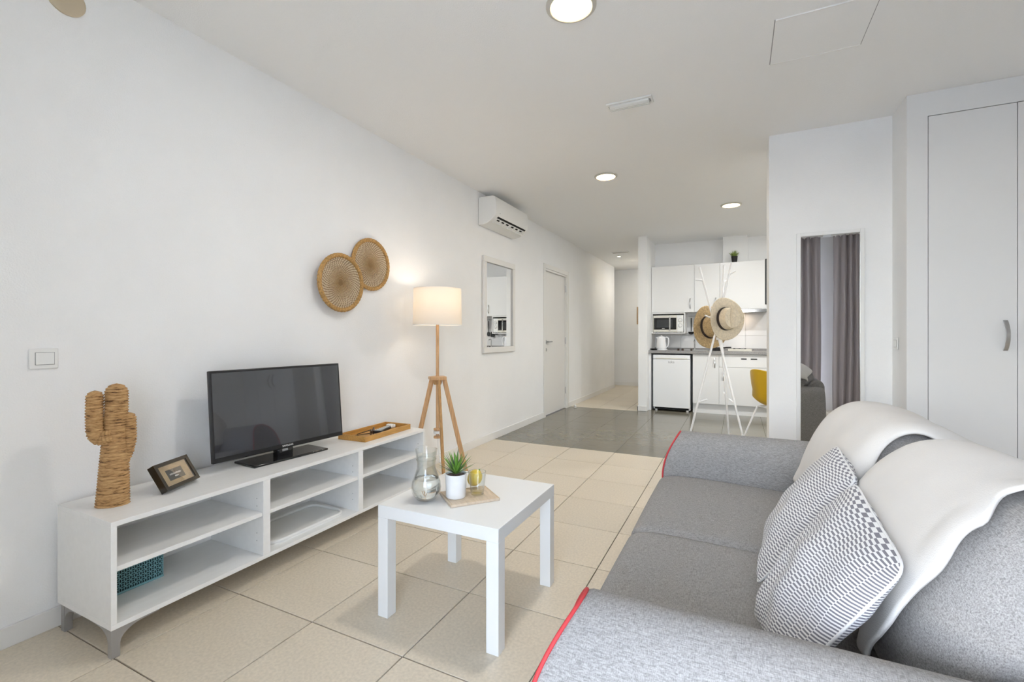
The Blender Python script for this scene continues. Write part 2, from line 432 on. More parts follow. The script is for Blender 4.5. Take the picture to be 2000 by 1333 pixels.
# door
d1 = struct(B(-.07, -.028, D0+.035, D1-.035, .006, DT-.035).build('door_1', 'door_white', bevel=.002))
jm = MB(); jm.box(-.10, .002, D0, D0+.033, 0, DT); jm.box(-.10, .002, D1-.033, D1, 0, DT); jm.box(-.10, .002, D0+.033, D1-.033, DT-.033, DT)
jm.build('jamb', 'door_white', d1)
ar = MB(); ar.box(0, .013, D0-.055, D0+.008, 0, DT+.055); ar.box(0, .013, D1-.008, D1+.055, 0, DT+.055); ar.box(0, .013, D0+.008, D1-.008, DT-.008, DT+.055)
ar.build('architrave', 'door_white', d1, bevel=.002)
hd = MB(); hd.lathe([(.025,-.028),(.025,-.018),(.010,-.018),(.010,.018)], 20, (0, D0+.11, 1.04), 'x'); hd.tube([(.012,D0+.11,1.04),(.02,D0+.125,1.04),(.02,D0+.235,1.043)], .009, 10)
hd.build('door_handle', 'steel', d1, smooth=40)
MB().lathe([(.024,-.028),(.024,-.019),(.006,-.019),(.006,-.012)], 20, (0, D0+.11, .93), 'x').build('keyhole_rosette', 'steel', d1, smooth=40)
for z in (.28, 1.05, 1.85): MB().tube([(-.012,D1-.034,z-.05),(-.012,D1-.034,z+.05)], .008, 10).build('hinge', 'steel', d1, smooth=40)

# windows (behind the camera, they light the room)
def window(name, x0, x1, z0, z1, panes, y=YB-.10):
    f = MB(); t = .055
    f.box(x0, x0+t, y-.03, y+.03, z0, z1); f.box(x1-t, x1, y-.03, y+.03, z0, z1); f.box(x0+t, x1-t, y-.03, y+.03, z1-t, z1); f.box(x0+t, x1-t, y-.03, y+.03, z0, z0+.02)
    o = struct(f.build(name, 'alu_white', bevel=.003))
    for i, (a, b) in enumerate(panes):
        yy = y-.012 if i % 2 else y+.012
        s = MB(); s.box(a, a+.05, yy-.014, yy+.014, z0+.02, z1-t); s.box(b-.05, b, yy-.014, yy+.014, z0+.02, z1-t); s.box(a+.05, b-.05, yy-.014, yy+.014, z1-t-.05, z1-t); s.box(a+.05, b-.05, yy-.014, yy+.014, z0+.02, z0+.08)
        so = s.build('sash', 'alu_white', o, bevel=.002)
        B(a+.05, b-.05, yy-.003, yy+.003, z0+.08, z1-t-.05).build('pane', 'window_glass', so)
window('window_1', 1.75, 3.5, 0, 2.5, [(1.805,2.25),(2.76,3.445)])
struct(B(.2, 4.7, -3.6, YB-.16, -.16, -.02).build('floor_balcony', 'outside_ground'))
struct(B(-60, 60, -90, -3.6, -.6, -.4).build('ground_outside', 'outside_ground'))
struct(B(.2, 4.7, -3.5, YB-.16, H, H+.15).build('sky_blocker_balcony', 'ceiling_paint'))  # unseen overhang added to cut off the high sky and flatten the daylight
struct(B(.2, .32, -3.5, YB-.16, -.02, H).build('light_baffle_left', 'wall_paint'))  # unseen side wall added to narrow the sky reaching the room
struct(B(4.58, 4.7, -3.5, YB-.16, -.02, H).build('light_baffle_right', 'wall_paint'))  # matching unseen wall, also added to limit the sky light

# ceiling access hatch
h = struct(B(2.55, 2.948, 2.484, 2.872, H-.004, H).build('trim_2', 'ceiling_paint'))
hg = MB()
for x0, x1, y0, y1 in ((2.546,2.55,2.48,2.876),(2.948,2.952,2.48,2.876)): hg.box(x0, x1, y0, y1, H-.0015, H)
hg.build('seam', 'grey_mark', h)
hs_ = MB()
for x0, x1, y0, y1 in ((2.55,2.948,2.48,2.484),(2.55,2.948,2.872,2.876)): hs_.box(x0, x1, y0, y1, H-.006, H)
hs_.build('edge_strip', 'trim_white', h)

# ================================================================== CEILING FITTINGS
def downlight(x, y, r, label, watts, grp='round recessed ceiling lights'):
    t = thing('ceiling_light', label, 'ceiling light', (x, y, H), group=grp)
    MB().lathe([(r*.80,-.010),(r*.84,-.014),(r,-.006),(r,0)], 40, cap=False).build('trim_ring', 'lens_frame', t, smooth=30)
    MB().lathe([(r*.82,-.009),(.001,-.009)], 40).build('diffuser', 'emit_warm', t)
    l = bpy.data.lights.new('light_source', 'AREA'); l.shape = 'DISK'; l.size = r*1.6; l.energy, l.color = LAMPS[watts]
    o = bpy.data.objects.new('light_source', l); COL.objects.link(o); o.parent = t; o.location = (0,0,-.016)
downlight(1.722, 1.97, .112, 'round recessed ceiling light above the white coffee table', 'near')
downlight(1.294, 4.228, .105, 'round recessed ceiling light over the edge of the grey floor tiles', 'mid')
downlight(2.327, 5.775, .110, 'round recessed ceiling light in front of the kitchen cupboards', 'kitchen')
downlight(3.55, 5.775, .110, 'added unseen fill light above the dining corner behind the partition', 'dining')  # hidden lamp added to lift the kitchen brightness
downlight(.82, 9.55, .09, 'added unseen fill light at the far end of the hallway', 'hall')  # extra lamp out of view, added to brighten the hallway end wall
t = thing('hall_spotlight', 'tiny recessed spotlight in the hallway ceiling', 'ceiling light', (.40, 8.65, H))
MB().lathe([(.028,-.003),(.034,-.007),(.042,-.003),(.042,0)], 24, cap=False).build('trim_ring', 'lens_frame', t, smooth=30)
MB().lathe([(.029,-.003),(.001,-.003)], 24).build('bulb', 'emit_spot', t)
l = bpy.data.lights.new('light_source', 'SPOT'); l.energy, l.color = LAMPS['spot']; l.spot_size = math.radians(100); l.spot_blend = .5; l.shadow_soft_size = .03
o = bpy.data.objects.new('light_source', l); COL.objects.link(o); o.parent = t; o.location = (0,0,-.012)
t = thing('ceiling_vent', 'flat white ventilation grille in the hallway ceiling', 'vent', (.52, 8.22, H))
B(-.15,.15,-.06,.06,-.008,0).build('frame', 'plastic_white', t, bevel=.002)
for i in range(5): B(-.135,.135,-.048+.02*i,-.040+.02*i,-.011,-.008).build('slat', 'lens_frame', t)
# emergency light
t = thing('emergency_light', 'narrow rectangular emergency light with ribbed clear cover on the ceiling', 'emergency light', (1.776, 2.957, H))
B(-.142,.142,-.048,.048,-.010,0).build('base_frame', 'plastic_white', t, bevel=.003)
pr = []
for i in range(13):
    a = PI*i/12; pr.append((-.034*math.cos(a), -.010-.020*math.sin(a)**.6))
MB().prism(pr, -.122, .122, 'x').build('diffuser', 'emergency_diffuser', t, bevel=.003)
for s in (-1,1): B(s*.127-.003,s*.127+.003,-.02,.02,-.012,-.010).build('clip', 'grey_mark', t)
for k in range(3): B(-.118,.118,-.016+.016*k-.001,-.016+.016*k+.001,-.0315,-.027).build('rib', 'plastic_white', t)

# ================================================================== LEFT WALL
# round cover high on the wall
t = thing('wall_cover', 'round beige junction cover high on the long white wall', 'wall cover', (0, .868, 2.465))
MB().lathe([(.062,0),(.062,.006),(.055,.010),(.001,.011)], 36, ax='x').build('cover_plate', 'vent_cover', t, smooth=40)
MB().lathe([(.005,.0108),(.005,.0125),(.001,.0125)], 12, ax='x').build('screw', 'plastic_cream', t, smooth=40)
# switch by the cactus
def switch(name, label, loc, rz):
    t = thing(name, label, 'light switch', loc, rz)
    B(0,.007,-.042,.042,-.039,.039).build('plate', 'plastic_white', t, bevel=.003)
    B(.007,.0085,-.026,.030,-.024,.024).build('gap', 'grey_mark', t)
    B(.006,.011,-.0245,.0285,-.0225,.0225).build('rocker', 'plastic_white', t, bevel=.0015)
    return t
switch('light_switch', 'square white light switch on the long wall above the cactus', (0, .803, 1.045), 0)
switch('light_switch', 'slim white switch on the narrow return beside the wardrobe', (3.324, 3.815, 1.08), PI)

# woven plates
def plate(y, z, r, x, label):
    t = thing('woven_plate', label, 'wall basket', (x, y, z), group='woven plates on the wall')
    prof = [(.001,.004)]; n = 26
    for i in range(1, n*4+1):
        rr = (r*.86)*i/(n*4); prof.append((rr, .004 + .0022*abs(math.sin(PI*i/4)) + .010*(rr/r)**3))
    MB().lathe(prof, 72, ax='x', cap=False).build('coil_disc', 'rattan_weave', t, smooth=60)
    MB().lathe([(r*.3,-.003),(r*.8,.004),(r*.86,.010)], 48, ax='x', cap=False).build('back_disc', 'rattan_rim', t, smooth=60)
    rim = [(.012+.0035*math.sin(0), r*.925*math.cos(2*PI*i/96), r*.925*math.sin(2*PI*i/96)) for i in range(96)]
    rs = [r*.075*(1+.10*math.sin(i*2.9)) for i in range(96)]
    MB().tube(rim, rs, 10, closed=True).build('rim', 'rattan_rim', t, smooth=60)
plate(2.236, 1.480, .194, .040, 'round woven straw plate hung lower, its rim overlapping the other')
plate(2.545, 1.643, .189, .008, 'round woven straw plate hung higher, partly behind the lower one')

# wall mirror
t = thing('wall_mirror', 'cream framed rectangular mirror on the wall between floor lamp and door', 'mirror', (0, 4.555, 1.457))
HW, HH, FW = .374, .512, .062
for a in ((-HW,HW,HH-FW,HH),(-HW,HW,-HH,-HH+FW)): B(.002,.030,a[0],a[1],a[2],a[3]).build('frame_rail', 'plastic_cream_l' if 'plastic_cream_l' in MAT else 'door_white', t, bevel=.005)
for a in ((-HW,-HW+FW),(HW-FW,HW)): B(.002,.030,a[0],a[1],-HH+FW,HH-FW).build('frame_stile', 'door_white', t, bevel=.005)
B(.004,.012,-HW+FW-.004,HW-FW+.004,-HH+FW-.004,HH-FW+.004).build('mirror_pane', 'mirror_glass', t)

# air conditioner
t = thing('air_conditioner', 'white wall mounted air conditioner with open louvre', 'air conditioner', (0, 4.107, 2.265))
L_ = .79
pf = [(.003,.0),(.003,.278),(.015,.285),(.17,.285),(.195,.272),(.204,.235),(.206,.10),(.196,.082)]
pf2 = pf + [(.135,.030),(.10,.012),(.05,.0)]
MB().prism([(x,z) for x,z in pf2], 0, L_, 'y').build('casing', 'plastic_white', t, bevel=.006, seg=3)
# dark outlet on the sloping lower front + vertical vanes
nx, nz = .648, -.762
def slope(u, off=0):  # u 0..1 from front edge to rear
    x = .196 + (.135-.196)*u; z = .082 + (.030-.082)*u
    return x+nx*off, z+nz*off
a0 = slope(.02,.0012); a1 = slope(.28,.0012); a2 = slope(.98,.0012)
MB().prism([a0, a1, slope(.28,-.004), slope(.02,-.004)], .07, L_-.04, 'y').build('outlet', 'dark_slot', t)
for k in range(6):
    y = .10 + k*.105 + (.02 if k > 2 else 0)
    MB().prism([slope(.42,.0012), slope(.62,.0012), slope(.62,-.004), slope(.42,-.004)], y, y+.055, 'y').build('vent_slot', 'dark_slot', t)
    MB().prism([slope(.36,.010), slope(.95,.010), slope(.95,.0), slope(.36,.0)], y+.063, y+.069, 'y').build('vane', 'plastic_white', t)
MB().prism([slope(.93,.012), slope(1.03,.012), slope(1.03,.0), slope(.93,.0)], .06, L_-.03, 'y').build('louvre', 'plastic_white', t)
B(.205,.2068,.085,.098,.112,.118).build('emblem', 'grey_mark', t)

# ================================================================== TV STAND and what stands on it
Y0, Y1, X0, X1 = .834, 2.634, .028, .427
t = thing('tv_stand', 'long low white open shelf unit on metal legs against the wall', 'tv stand', (0, 0, 0))
B(X0, X1, Y0, Y1, .462, .48).build('top_board', 'stand_white', t, bevel=.001)
B(X0, X1, Y0, Y1, .10, .118).build('bottom_board', 'stand_white', t, bevel=.001)
for y in (Y0, Y1-.018): B(X0, X1, y, y+.018, .118, .462).build('side_panel', 'stand_white', t, bevel=.001)
DV = (1.428, 2.024)
for y in DV: B(X0, X1, y-.018, y+.018, .118, .462).build('divider', 'stand_white', t, bevel=.001)
B(X0, X0+.005, Y0+.018, Y1-.018, .118, .462).build('back_panel', 'stand_white', t)
bays = [(Y0+.018, DV[0]-.018), (DV[0]+.018, DV[1]-.018), (DV[1]+.018, Y1-.018)]
for a, b in bays: B(X0+.006, X1-.006, a+.001, b-.001, .299, .317).build('shelf', 'stand_white', t, bevel=.001)
for a, b in bays:
    for k in range(4): MB().lathe([(.0025,0),(.0025,-.001),(.0005,-.001)], 8, (X1-.045, b-.0002, .18+.035*k+(.09 if k > 1 else 0)), 'y').build('pin_hole', 'grey_mark', t)
    B(X1-.05, X1-.02, b-.012, b-.001, .293, .299).build('shelf_clip', 'grey_mark', t)
def bracket(cx, cy, sx, sy):
    n = 10
    def prof(c, s):
        p = [(c, 0), (c+s*.026, 0), (c+s*.026, .045)]
        for i in range(1, n+1):
            q = PI/2*i/n; p.append((c+s*(.026+.075*(1-math.cos(q))), .045+.049*math.sin(q)))
        p += [(c+s*.15, .096), (c+s*.15, .0995), (c, .0995)]
        return p
    m = MB(); m.prism(prof(cy, sy), min(cx, cx+sx*.024), max(cx, cx+sx*.024), 'x'); m.prism([(u, v*.992+.0003) for u, v in prof(cx+sx*.0009, sx)], min(cy+sy*.0009, cy+sy*.0231), max(cy+sy*.0009, cy+sy*.0231), 'y')
    m.build('leg', 'leg_metal', t)
for cx, sx in ((X1-.002,-1),(X0+.025,1)):
    for cy, sy in ((Y0+.002,1),(Y1-.002,-1)): bracket(cx, cy, sx, sy)

# white flat tray on the lower middle shelf
t = thing('plastic_tray', 'white flat plastic tray lying on the lower middle shelf', 'tray', (.25, 1.72, .1182))
MB().prism(rrect(-.135,.135,-.235,.235,.06), 0, .006, 'z').build('tray_base', 'plastic_white', t)
pth = [(x,y,.012) for x,y in rrect(-.13,.13,-.23,.23,.058)]
MB().tube(pth, .008, 8, closed=True).build('tray_lip', 'plastic_white', t, smooth=50)

# teal lattice basket
bx0, bx1, by0, by1, bz0, bz1 = .03+.015, .215, .872, 1.107, .1185, .235
t = thing('storage_basket', 'teal plastic basket with round lattice pattern on the bottom shelf', 'basket', ((bx0+bx1)/2, (by0+by1)/2, bz0))
cx, cy = (bx0+bx1)/2, (by0+by1)/2
B(bx0-cx, bx1-cx, by0-cy, by1-cy, 0, .006).build('bottom', 'teal_plastic', t)
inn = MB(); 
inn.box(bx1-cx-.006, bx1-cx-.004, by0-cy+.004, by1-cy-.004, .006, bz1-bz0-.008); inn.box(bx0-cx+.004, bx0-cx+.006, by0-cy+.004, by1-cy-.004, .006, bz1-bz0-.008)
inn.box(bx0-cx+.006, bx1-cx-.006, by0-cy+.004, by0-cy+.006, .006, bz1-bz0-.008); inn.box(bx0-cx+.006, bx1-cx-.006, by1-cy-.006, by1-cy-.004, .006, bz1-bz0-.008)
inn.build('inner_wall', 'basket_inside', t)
lat = MB(); r = .0135
for face in ('x', 'y0', 'y1'):
    if face == 'x': a, b = by0-cy, by1-cy
    else: a, b = bx0-cx, bx1-cx
    nn = int((b-a-.01)/.0165); st = (b-a-.01)/nn
    for i in range(nn+1):
        for j in range(6):
            u = a+.005+st*i; z = .014+.0178*j
            ring = []
            for q in range(10):
                an = 2*PI*q/10; uu = min(max(u+r*math.cos(an), a+.003), b-.003); zz = min(max(z+r*math.sin(an), .004), bz1-bz0-.004)
                ring.append((bx1-cx-.0015, uu, zz) if face == 'x' else ((uu, (by0-cy+.0015) if face == 'y0' else (by1-cy-.0015), zz)))
            lat.tube(ring, .0016, 4, closed=True)
lo = lat.build('lattice', 'teal_plastic', t); lo['kind'] = 'stuff'
rim = [(x,y,bz1-bz0) for x,y in rrect(bx0-cx,bx1-cx,by0-cy,by1-cy,.012,3)]
MB().tube(rim, .004, 6, closed=True).build('rim', 'teal_plastic', t, smooth=50)
for z in (.005,): MB().tube([(x,y,z) for x,y in rrect(bx0-cx,bx1-cx,by0-cy,by1-cy,.012,3)], .004, 6, closed=True).build('base_band', 'teal_plastic', t, smooth=50)

# television
TVY, TVX, TVA = 1.70, .19, math.radians(-4.0)
t = thing('television', 'flat black television on a glossy rectangular pedestal', 'television', (TVX, TVY, .48), TVA)
B(-.088,.088,-.215,.215,0,.012).build('pedestal', 'black_gloss', t, bevel=.004)
MB().prism(rrect(-.03,.018,-.045,.045,.008,3), .012, .11, 'z').build('neck', 'black_gloss', t, bevel=.003)
B(.0182,.0188,-.02,.012,.035,.047).build('sticker', 'grey_mark', t)
tv = MB(); W2, HT = .372, .437
body = B(-.010,.010,-W2,W2,0,HT).build('body', 'black_plastic', t, bevel=.004, loc=(.012, 0, .048), rot=(0, math.radians(-5), 0))
B(.010,.0112,-W2+.011,W2-.011,.024,HT-.012).build('screen', 'screen_glass', body)
B(-.034,-.010,-W2+.07,W2-.07,.05,HT-.09).build('rear_housing', 'black_plastic', body, bevel=.008)
B(.0095,.0108,-W2+.004,W2-.004,.003,.008).build('lower_strip', 'grey_mark', body) if False else None
Mx = Matrix(((0,0,1,.0103),(1,0,0,.01),(0,1,0,.0125),(0,0,0,1)))
textmesh('SAMSUNG', .014, 'white_mark', body, Mx)

# bamboo tray and its contents
t = thing('bamboo_tray', 'rectangular bamboo tray at the end of the white shelf unit', 'tray', (.235, 2.36, .48), math.radians(2))
tx, ty, th = .105, .222, .034
B(-tx,tx,-ty,ty,0,.006).build('tray_base', 'bamboo', t)
for s in (-1,1): B(s*tx-.005,s*tx+.005,-ty-.005,ty+.005,0,th).build('side_wall', 'bamboo', t, bevel=.002)
for s in (-1,1): B(-tx+.005,tx-.005,s*ty-.005,s*ty+.005,0,th).build('end_wall', 'bamboo', t, bevel=.002)
t = thing('sunglasses', 'dark sunglasses folded in the bamboo tray', 'sunglasses', (.27, 2.28, .487), .5)
for s in (-1,1):
    m = MB(); m.lathe([(.001,.0),(.020,.001),(.024,.003),(.024,.0055),(.020,.006),(.001,.006)], 18, (0, s*.032, .024), 'x'); lo = m.build('lens', 'brown_lens', t, smooth=50)
    MB().tube([(.003,s*.058,.026),(-.03,s*.056,.022),(-.10,s*.02,.004)], .003, 6).build('temple', 'frame_brown', t, smooth=50)
MB().tube([(.003,-.01,.03),(.003,0,.033),(.003,.01,.03)], .003, 6).build('bridge', 'frame_brown', t, smooth=50)
t = thing('folded_fan', 'black and white folded item lying in the bamboo tray', 'case', (.235, 2.42, .4863), .25)
MB().prism([(-.03,-.09),(.03,-.07),(.022,.09),(-.02,.08)], 0, .018, 'z').build('body', 'black_plastic', t, bevel=.006)
for k in range(6): B(-.024+.002*k,.022-.002*k,-.065+.026*k,-.055+.026*k,.018,.0195).build('stripe', 'paper_white', t)
t = thing('paper_packet', 'small white paper packet in the bamboo tray corner', 'packet', (.20, 2.545, .4863), -.2)
B(-.028,.028,-.02,.02,0,.022).build('packet_body', 'paper_white', t, bevel=.004)
B(-.029,.029,-.006,.006,.004,.0228).build('band', 'white_mark', t)
t = thing('keyring', 'small metal ring with a brown tag in the bamboo tray', 'keyring', (.285, 2.20, .4865))
MB().tube([(.012*math.cos(q*PI/8), .012*math.sin(q*PI/8), .003) for q in range(16)], .0022, 6, closed=True).build('ring', 'steel', t, smooth=50)
B(-.012,.014,.014,.045,0,.006).build('tag', 'brown_lens', t, bevel=.002)

# photo frame
t = thing('photo_frame', 'dark box photo frame with a beige mount leaning back beside the cactus', 'photo frame', (.2576, 1.166, .4802), .4189)
# local: normal +X tilted up, width along Y
w2, hh, dp = .0935, .1204, .0286; LEAN = (0, -.5536, 0); FO = (0, 0, .0155)
fb = MB(); fb.box(-dp,0,-w2,-w2+.015,0,hh); fb.box(-dp,0,w2-.015,w2,0,hh); fb.box(-dp,0,-w2+.015,w2-.015,0,.015); fb.box(-dp,0,-w2+.015,w2-.015,hh-.015,hh); fb.box(-dp,-dp+.004,-w2+.015,w2-.015,.015,hh-.015)
fo = fb.build('frame', 'frame_brown', t, loc=(0,0,.0162), rot=LEAN)
B(-.013,-.011,-w2+.015,w2-.015,.015,hh-.015).build('mount', 'mat_card', fo)
B(-.0108,-.0102,-.043,.043,.036,.084).build('card', 'card_dark', fo)
ln = MB()
for k in range(13): ln.box(-.0101,-.0097,-.031+.0048*k,-.0283+.0048*k,.0585,.0645+.001*(k%3))
for k in range(3): ln.box(-.0101,-.0097,-.009+.0068*k,-.0045+.0068*k,.047,.053)
ln.build('print_line', 'white_mark', fo)
B(-.004,-.0035,-w2+.015,w2-.015,.015,hh-.015).build('glass_pane', 'frame_glass', fo)
MB().bar((-.055,0,.082), (-.103,0,.006), .03, .004, up=(1,0,1)).build('support_strut', 'frame_brown', t)

# woven cactus
t = thing('woven_cactus', 'woven rope cactus ornament with two arms on the shelf unit', 'ornament', (.224, .932, .48), math.radians(-38))
def ropebody(path, rad, flat, name, dome=True, pitch=.0105):
    """stack of rope rings along a path; flat squeezes the local x"""
    m = MB(); path = [Vector(p) for p in path]
    L = [0]
    for a, b in zip(path, path[1:]): L.append(L[-1]+(b-a).length)
    tot = L[-1]; n = int(tot/pitch)*4
    rows = []
    for i in range(n+1):
        s = tot*i/n
        k = max(j for j in range(len(L)) if L[j] <= s+1e-9); k = min(k, len(path)-2)
        f = (s-L[k])/(L[k+1]-L[k]); p = path[k].lerp(path[k+1], f)
        tg = (path[min(k+2,len(path)-1)]-path[max(k-1,0)]).lerp(path[k+1]-path[k], .5).normalized()
        r = rad(s/tot) if callable(rad) else rad
        if dome and tot-s < r: r = r*math.sqrt(max(0.0, 1-((r-(tot-s))/r)**2))
        r += .0022*math.sin(i*PI/2+.6)*(1 if r > .01 else 0)
        rows.append((p, tg, max(r,.0008)))
    q = 28; base = 0
    for i, (p, tg, r) in enumerate(rows):
        x = Vector((1,0,0)); y = tg.cross(x).normalized(); 
        for j in range(q):
            a = 2*PI*j/q; rr = r*(1+.05*math.cos(2*(a)))*(1+.012*math.sin(i*1.7+j*2.3))
            m.v.append(tuple(p + x*math.cos(a)*rr*flat + y*math.sin(a)*rr))
    for i in range(len(rows)-1):
        for j in range(q): j2 = (j+1) % q; m.f.append((i*q+j, i*q+j2, (i+1)*q+j2, (i+1)*q+j))
    m.f.append(tuple(range(q))[::-1]); m.f.append(tuple((len(rows)-1)*q+j for j in range(q)))
    return m.build(name, 'rope_weave', t, smooth=70)
ropebody([(0,-.006,0),(0,-.002,.12),(0,.002,.26),(0,.006,.38),(0,.006,.468)], lambda s: .055-.017*min(1,s*1.3), .72, 'trunk')
ropebody([(.020,.0,.272),(.026,-.025,.262),(.024,-.045,.268),(.021,-.053,.290),(.018,-.055,.35),(.015,-.055,.445)], lambda s: .0275, .95, 'arm')
ropebody([(-.004,.020,.150),(-.006,.034,.172),(-.008,.040,.20),(-.008,.044,.26),(-.008,.042,.352)], lambda s: .011+.012*min(1,s*2.2), 1.0, 'arm')

# ================================================================== FLOOR LAMP
LX, LY = .30, 2.965
t = thing('floor_lamp', 'wooden tripod floor lamp with a white drum shade, switched on', 'floor lamp', (LX, LY, 0))
MB().tube([(0,0,.36),(0,0,1.26)], .0125, 12).build('pole', 'wood_lamp', t, smooth=50)
hub = MB(); hub.prism([(.075*math.cos(q), .075*math.sin(q)) for q in [2*PI*i/6+.3 for i in range(6)]], .79, .815, 'z')
hub.build('hub_plate', 'wood_lamp', t, bevel=.004)
MB().lathe([(.028,.752),(.034,.77),(.034,.79)], 20).build('hub_collar', 'wood_lamp_dark', t, smooth=40)
feet = [(.169,.167), (.205,-.205), (-.27,.005)]
for i, (fx, fy) in enumerate(feet):
    d = Vector((fx, fy, 0)); dn = d.normalized()
    MB().bar(Vector((dn.x*.052, dn.y*.052, .795)), Vector((fx, fy, .006)), .020, .034, up=tuple(dn)).build('leg', 'wood_lamp_dark' if i == 1 else 'wood_lamp', t, bevel=.003)
MB().lathe([(.012,.335),(.030,.338),(.030,.352),(.012,.356)], 20).build('lower_collar', 'wood_lamp', t, smooth=40)
MB().lathe([(.014,.372),(.032,.374),(.032,.392),(.014,.396)], 20).build('cable_winder', 'plastic_white', t, smooth=40)
MB().lathe([(.014,.398),(.030,.40),(.030,.412),(.0125,.416)], 20).build('pole_foot', 'wood_lamp', t, smooth=40)
MB().tube([(.0,0,.37),(.02,-.02,.28),(.045,-.03,.17),(.05,.0,.08),(.02,.09,.012),(-.12,.2,.006),(-.24,.3,.006)], .0032, 6).build('cable', 'plastic_white', t, smooth=60)
sh = MB(); R0, R1, Z0, Z1 = .188, .182, 1.214, 1.494
sh.lathe([(R0,Z0),(R1,Z1),(R1-.0025,Z1),(R0-.0025,Z0),(R0,Z0)], 56, cap=False).build('lamp_shade', 'shade_fabric', t, smooth=30)
for r_, z_ in ((R0-.0015,Z0),(R1-.0015,Z1)):
    MB().tube([(r_*math.cos(2*PI*i/48), r_*math.sin(2*PI*i/48), z_) for i in range(48)], .0026, 6, closed=True).build('shade_ring', 'white_mark', t, smooth=60)
MB().tube([(0,0,1.26),(0,0,1.31)], .018, 14).build('socket', 'plastic_white', t, smooth=50)
for k in range(3):
    a = 2*PI*k/3; MB().tube([(0,0,1.30),(R0*.96*math.cos(a), R0*.96*math.sin(a), 1.235)], .0018, 5).build('shade_strut', 'plastic_white', t)
MB().lathe([(.012,1.31),(.022,1.33),(.031,1.36),(.028,1.385),(.001,1.40)], 18).build('bulb', 'emit_bulb', t, smooth=60)
l = bpy.data.lights.new('light_source', 'POINT'); l.energy, l.color = LAMPS['shade']; l.shadow_soft_size = .034
o = bpy.data.objects.new('light_source', l); COL.objects.link(o); o.parent = t; o.location = (0,0,1.415)

# ================================================================== COFFEE TABLE
t = thing('coffee_table', 'square white lacquered coffee table in front of the sofa', 'coffee table', (1.358, 1.716, 0), 0)
B(-.275,.275,-.275,.275,.40,.45).build('tabletop', 'gloss_white', t, bevel=.0015)
for sx in (-1,1):
    for sy in (-1,1): B(sx*.275-(.05 if sx > 0 else 0), sx*.275+(.05 if sx < 0 else 0), sy*.275-(.05 if sy > 0 else 0), sy*.275+(.05 if sy < 0 else 0), 0, .40).build('leg', 'gloss_white', t, bevel=.0015)
# serving board
bc = (1.372, 1.672); 
t = thing('serving_board', 'pale square wooden board on the coffee table under the plant', 'board', (bc[0], bc[1], .4503), math.radians(50))
B(-.105,.105,-.088,.088,0,.011).build('slab', 'board_wood', t, bevel=.002)
B(.094,.106,-.089,.089,.0,.0112).build('end_strip', 'mat_card', t, bevel=.002) if False else None
for s in (-1,1): B(s*.099-.001,s*.099+.001,-.086,.086,.011,.0114).build('groove', 'mat_card', t)
BZ = .4618
# jug
t = thing('glass_jug', 'clear glass water jug with wavy lip, half full', 'jug', (1.223, 1.575, .4503))
op = [(.001,.0),(.030,.0),(.040,.004),(.0575,.028),(.0615,.05),(.058,.075),(.047,.105),(.0385,.130),(.0375,.15),(.040,.168),(.043,.190),(.046,.205)]
ip = [(r-.0035, z) for r, z in op[::-1] if z > .006] ; ip[-1] = (.040,.012); ip += [(.001,.009)]
def lip(m):
    for i, v in enumerate(m.v):
        x, y, z = v
        if z > .165:
            k = (z-.165)/.04; a = math.atan2(y, x); f = 1+.22*k*max(0, math.cos(a-2.6))**4; m.v[i] = (x*f, y*f, z + .012*k*max(0, math.cos(a-2.6))**4 + .004*k*math.sin(a*2))
jm = MB().lathe(op+ip, 48, cap=False); lip(jm); jm.build('vessel', 'jug_glass', t, smooth=60, weld=True)
wl_ = MB().lathe([(.001,.0095),(.036,.0105),(.0535,.030),(.0575,.05),(.0545,.072),(.0495,.088),(.001,.088)], 48, cap=False); wl_.build('water', 'jug_water', t, smooth=50, weld=True)
MB().tube([(.040*math.cos(2*PI*i/40), .040*math.sin(2*PI*i/40), .168) for i in range(40)], .0025, 6, closed=True).build('neck_ring', 'jug_glass', t, smooth=60)
# potted plant
t = thing('potted_plant', 'spiky green succulent in a small white round pot', 'potted plant', (1.335, 1.628, BZ))
MB().lathe([(.001,0),(.038,0),(.0415,.004),(.044,.09),(.0445,.098),(.0415,.098),(.041,.088),(.001,.088)], 40, cap=False).build('pot', 'pot_white', t, smooth=40)
MB().lathe([(.001,.091),(.041,.089)], 24, cap=False).build('soil', 'soil', t, smooth=60)
rnd = random.Random(3)
def leaf(m, az, el, ln, wd, c):
    d = Vector((math.cos(az)*math.cos(el), math.sin(az)*math.cos(el), math.sin(el))); s = Vector((-math.sin(az), math.cos(az), 0)); nrm = d.cross(s)
    pts = [(0,.55),(.3,1),(.6,.75),(.85,.35),(1,.03)]; k = len(m.v)
    for u, w_ in pts:
        p = Vector(c) + d*ln*u + Vector((0,0,-.010*u*u))
        for a, b_ in ((-1,0),(0,.45),(1,0),(0,-.3)): m.v.append(tuple(p + s*a*wd*w_ - nrm*b_*wd*w_*.6))
    for i in range(len(pts)-1):
        for j in range(4): j2 = (j+1) % 4; m.f.append((k+i*4+j, k+i*4+j2, k+(i+1)*4+j2, k+(i+1)*4+j))
    m.f.append((k,k+1,k+2,k+3)); e = k+(len(pts)-1)*4; m.f.append((e,e+1,e+2,e+3))
for i in range(46):
    az = i*2.39996; el = math.radians(18 + 66*(i/46)**.8) ; ln = rnd.uniform(.088,.118)
    m = MB(); leaf(m, az, el, ln, rnd.uniform(.0045,.006), (0,0,.094)); m.build('leaf', 'leaf_green' if i % 4 else 'leaf_tip', t, smooth=50)
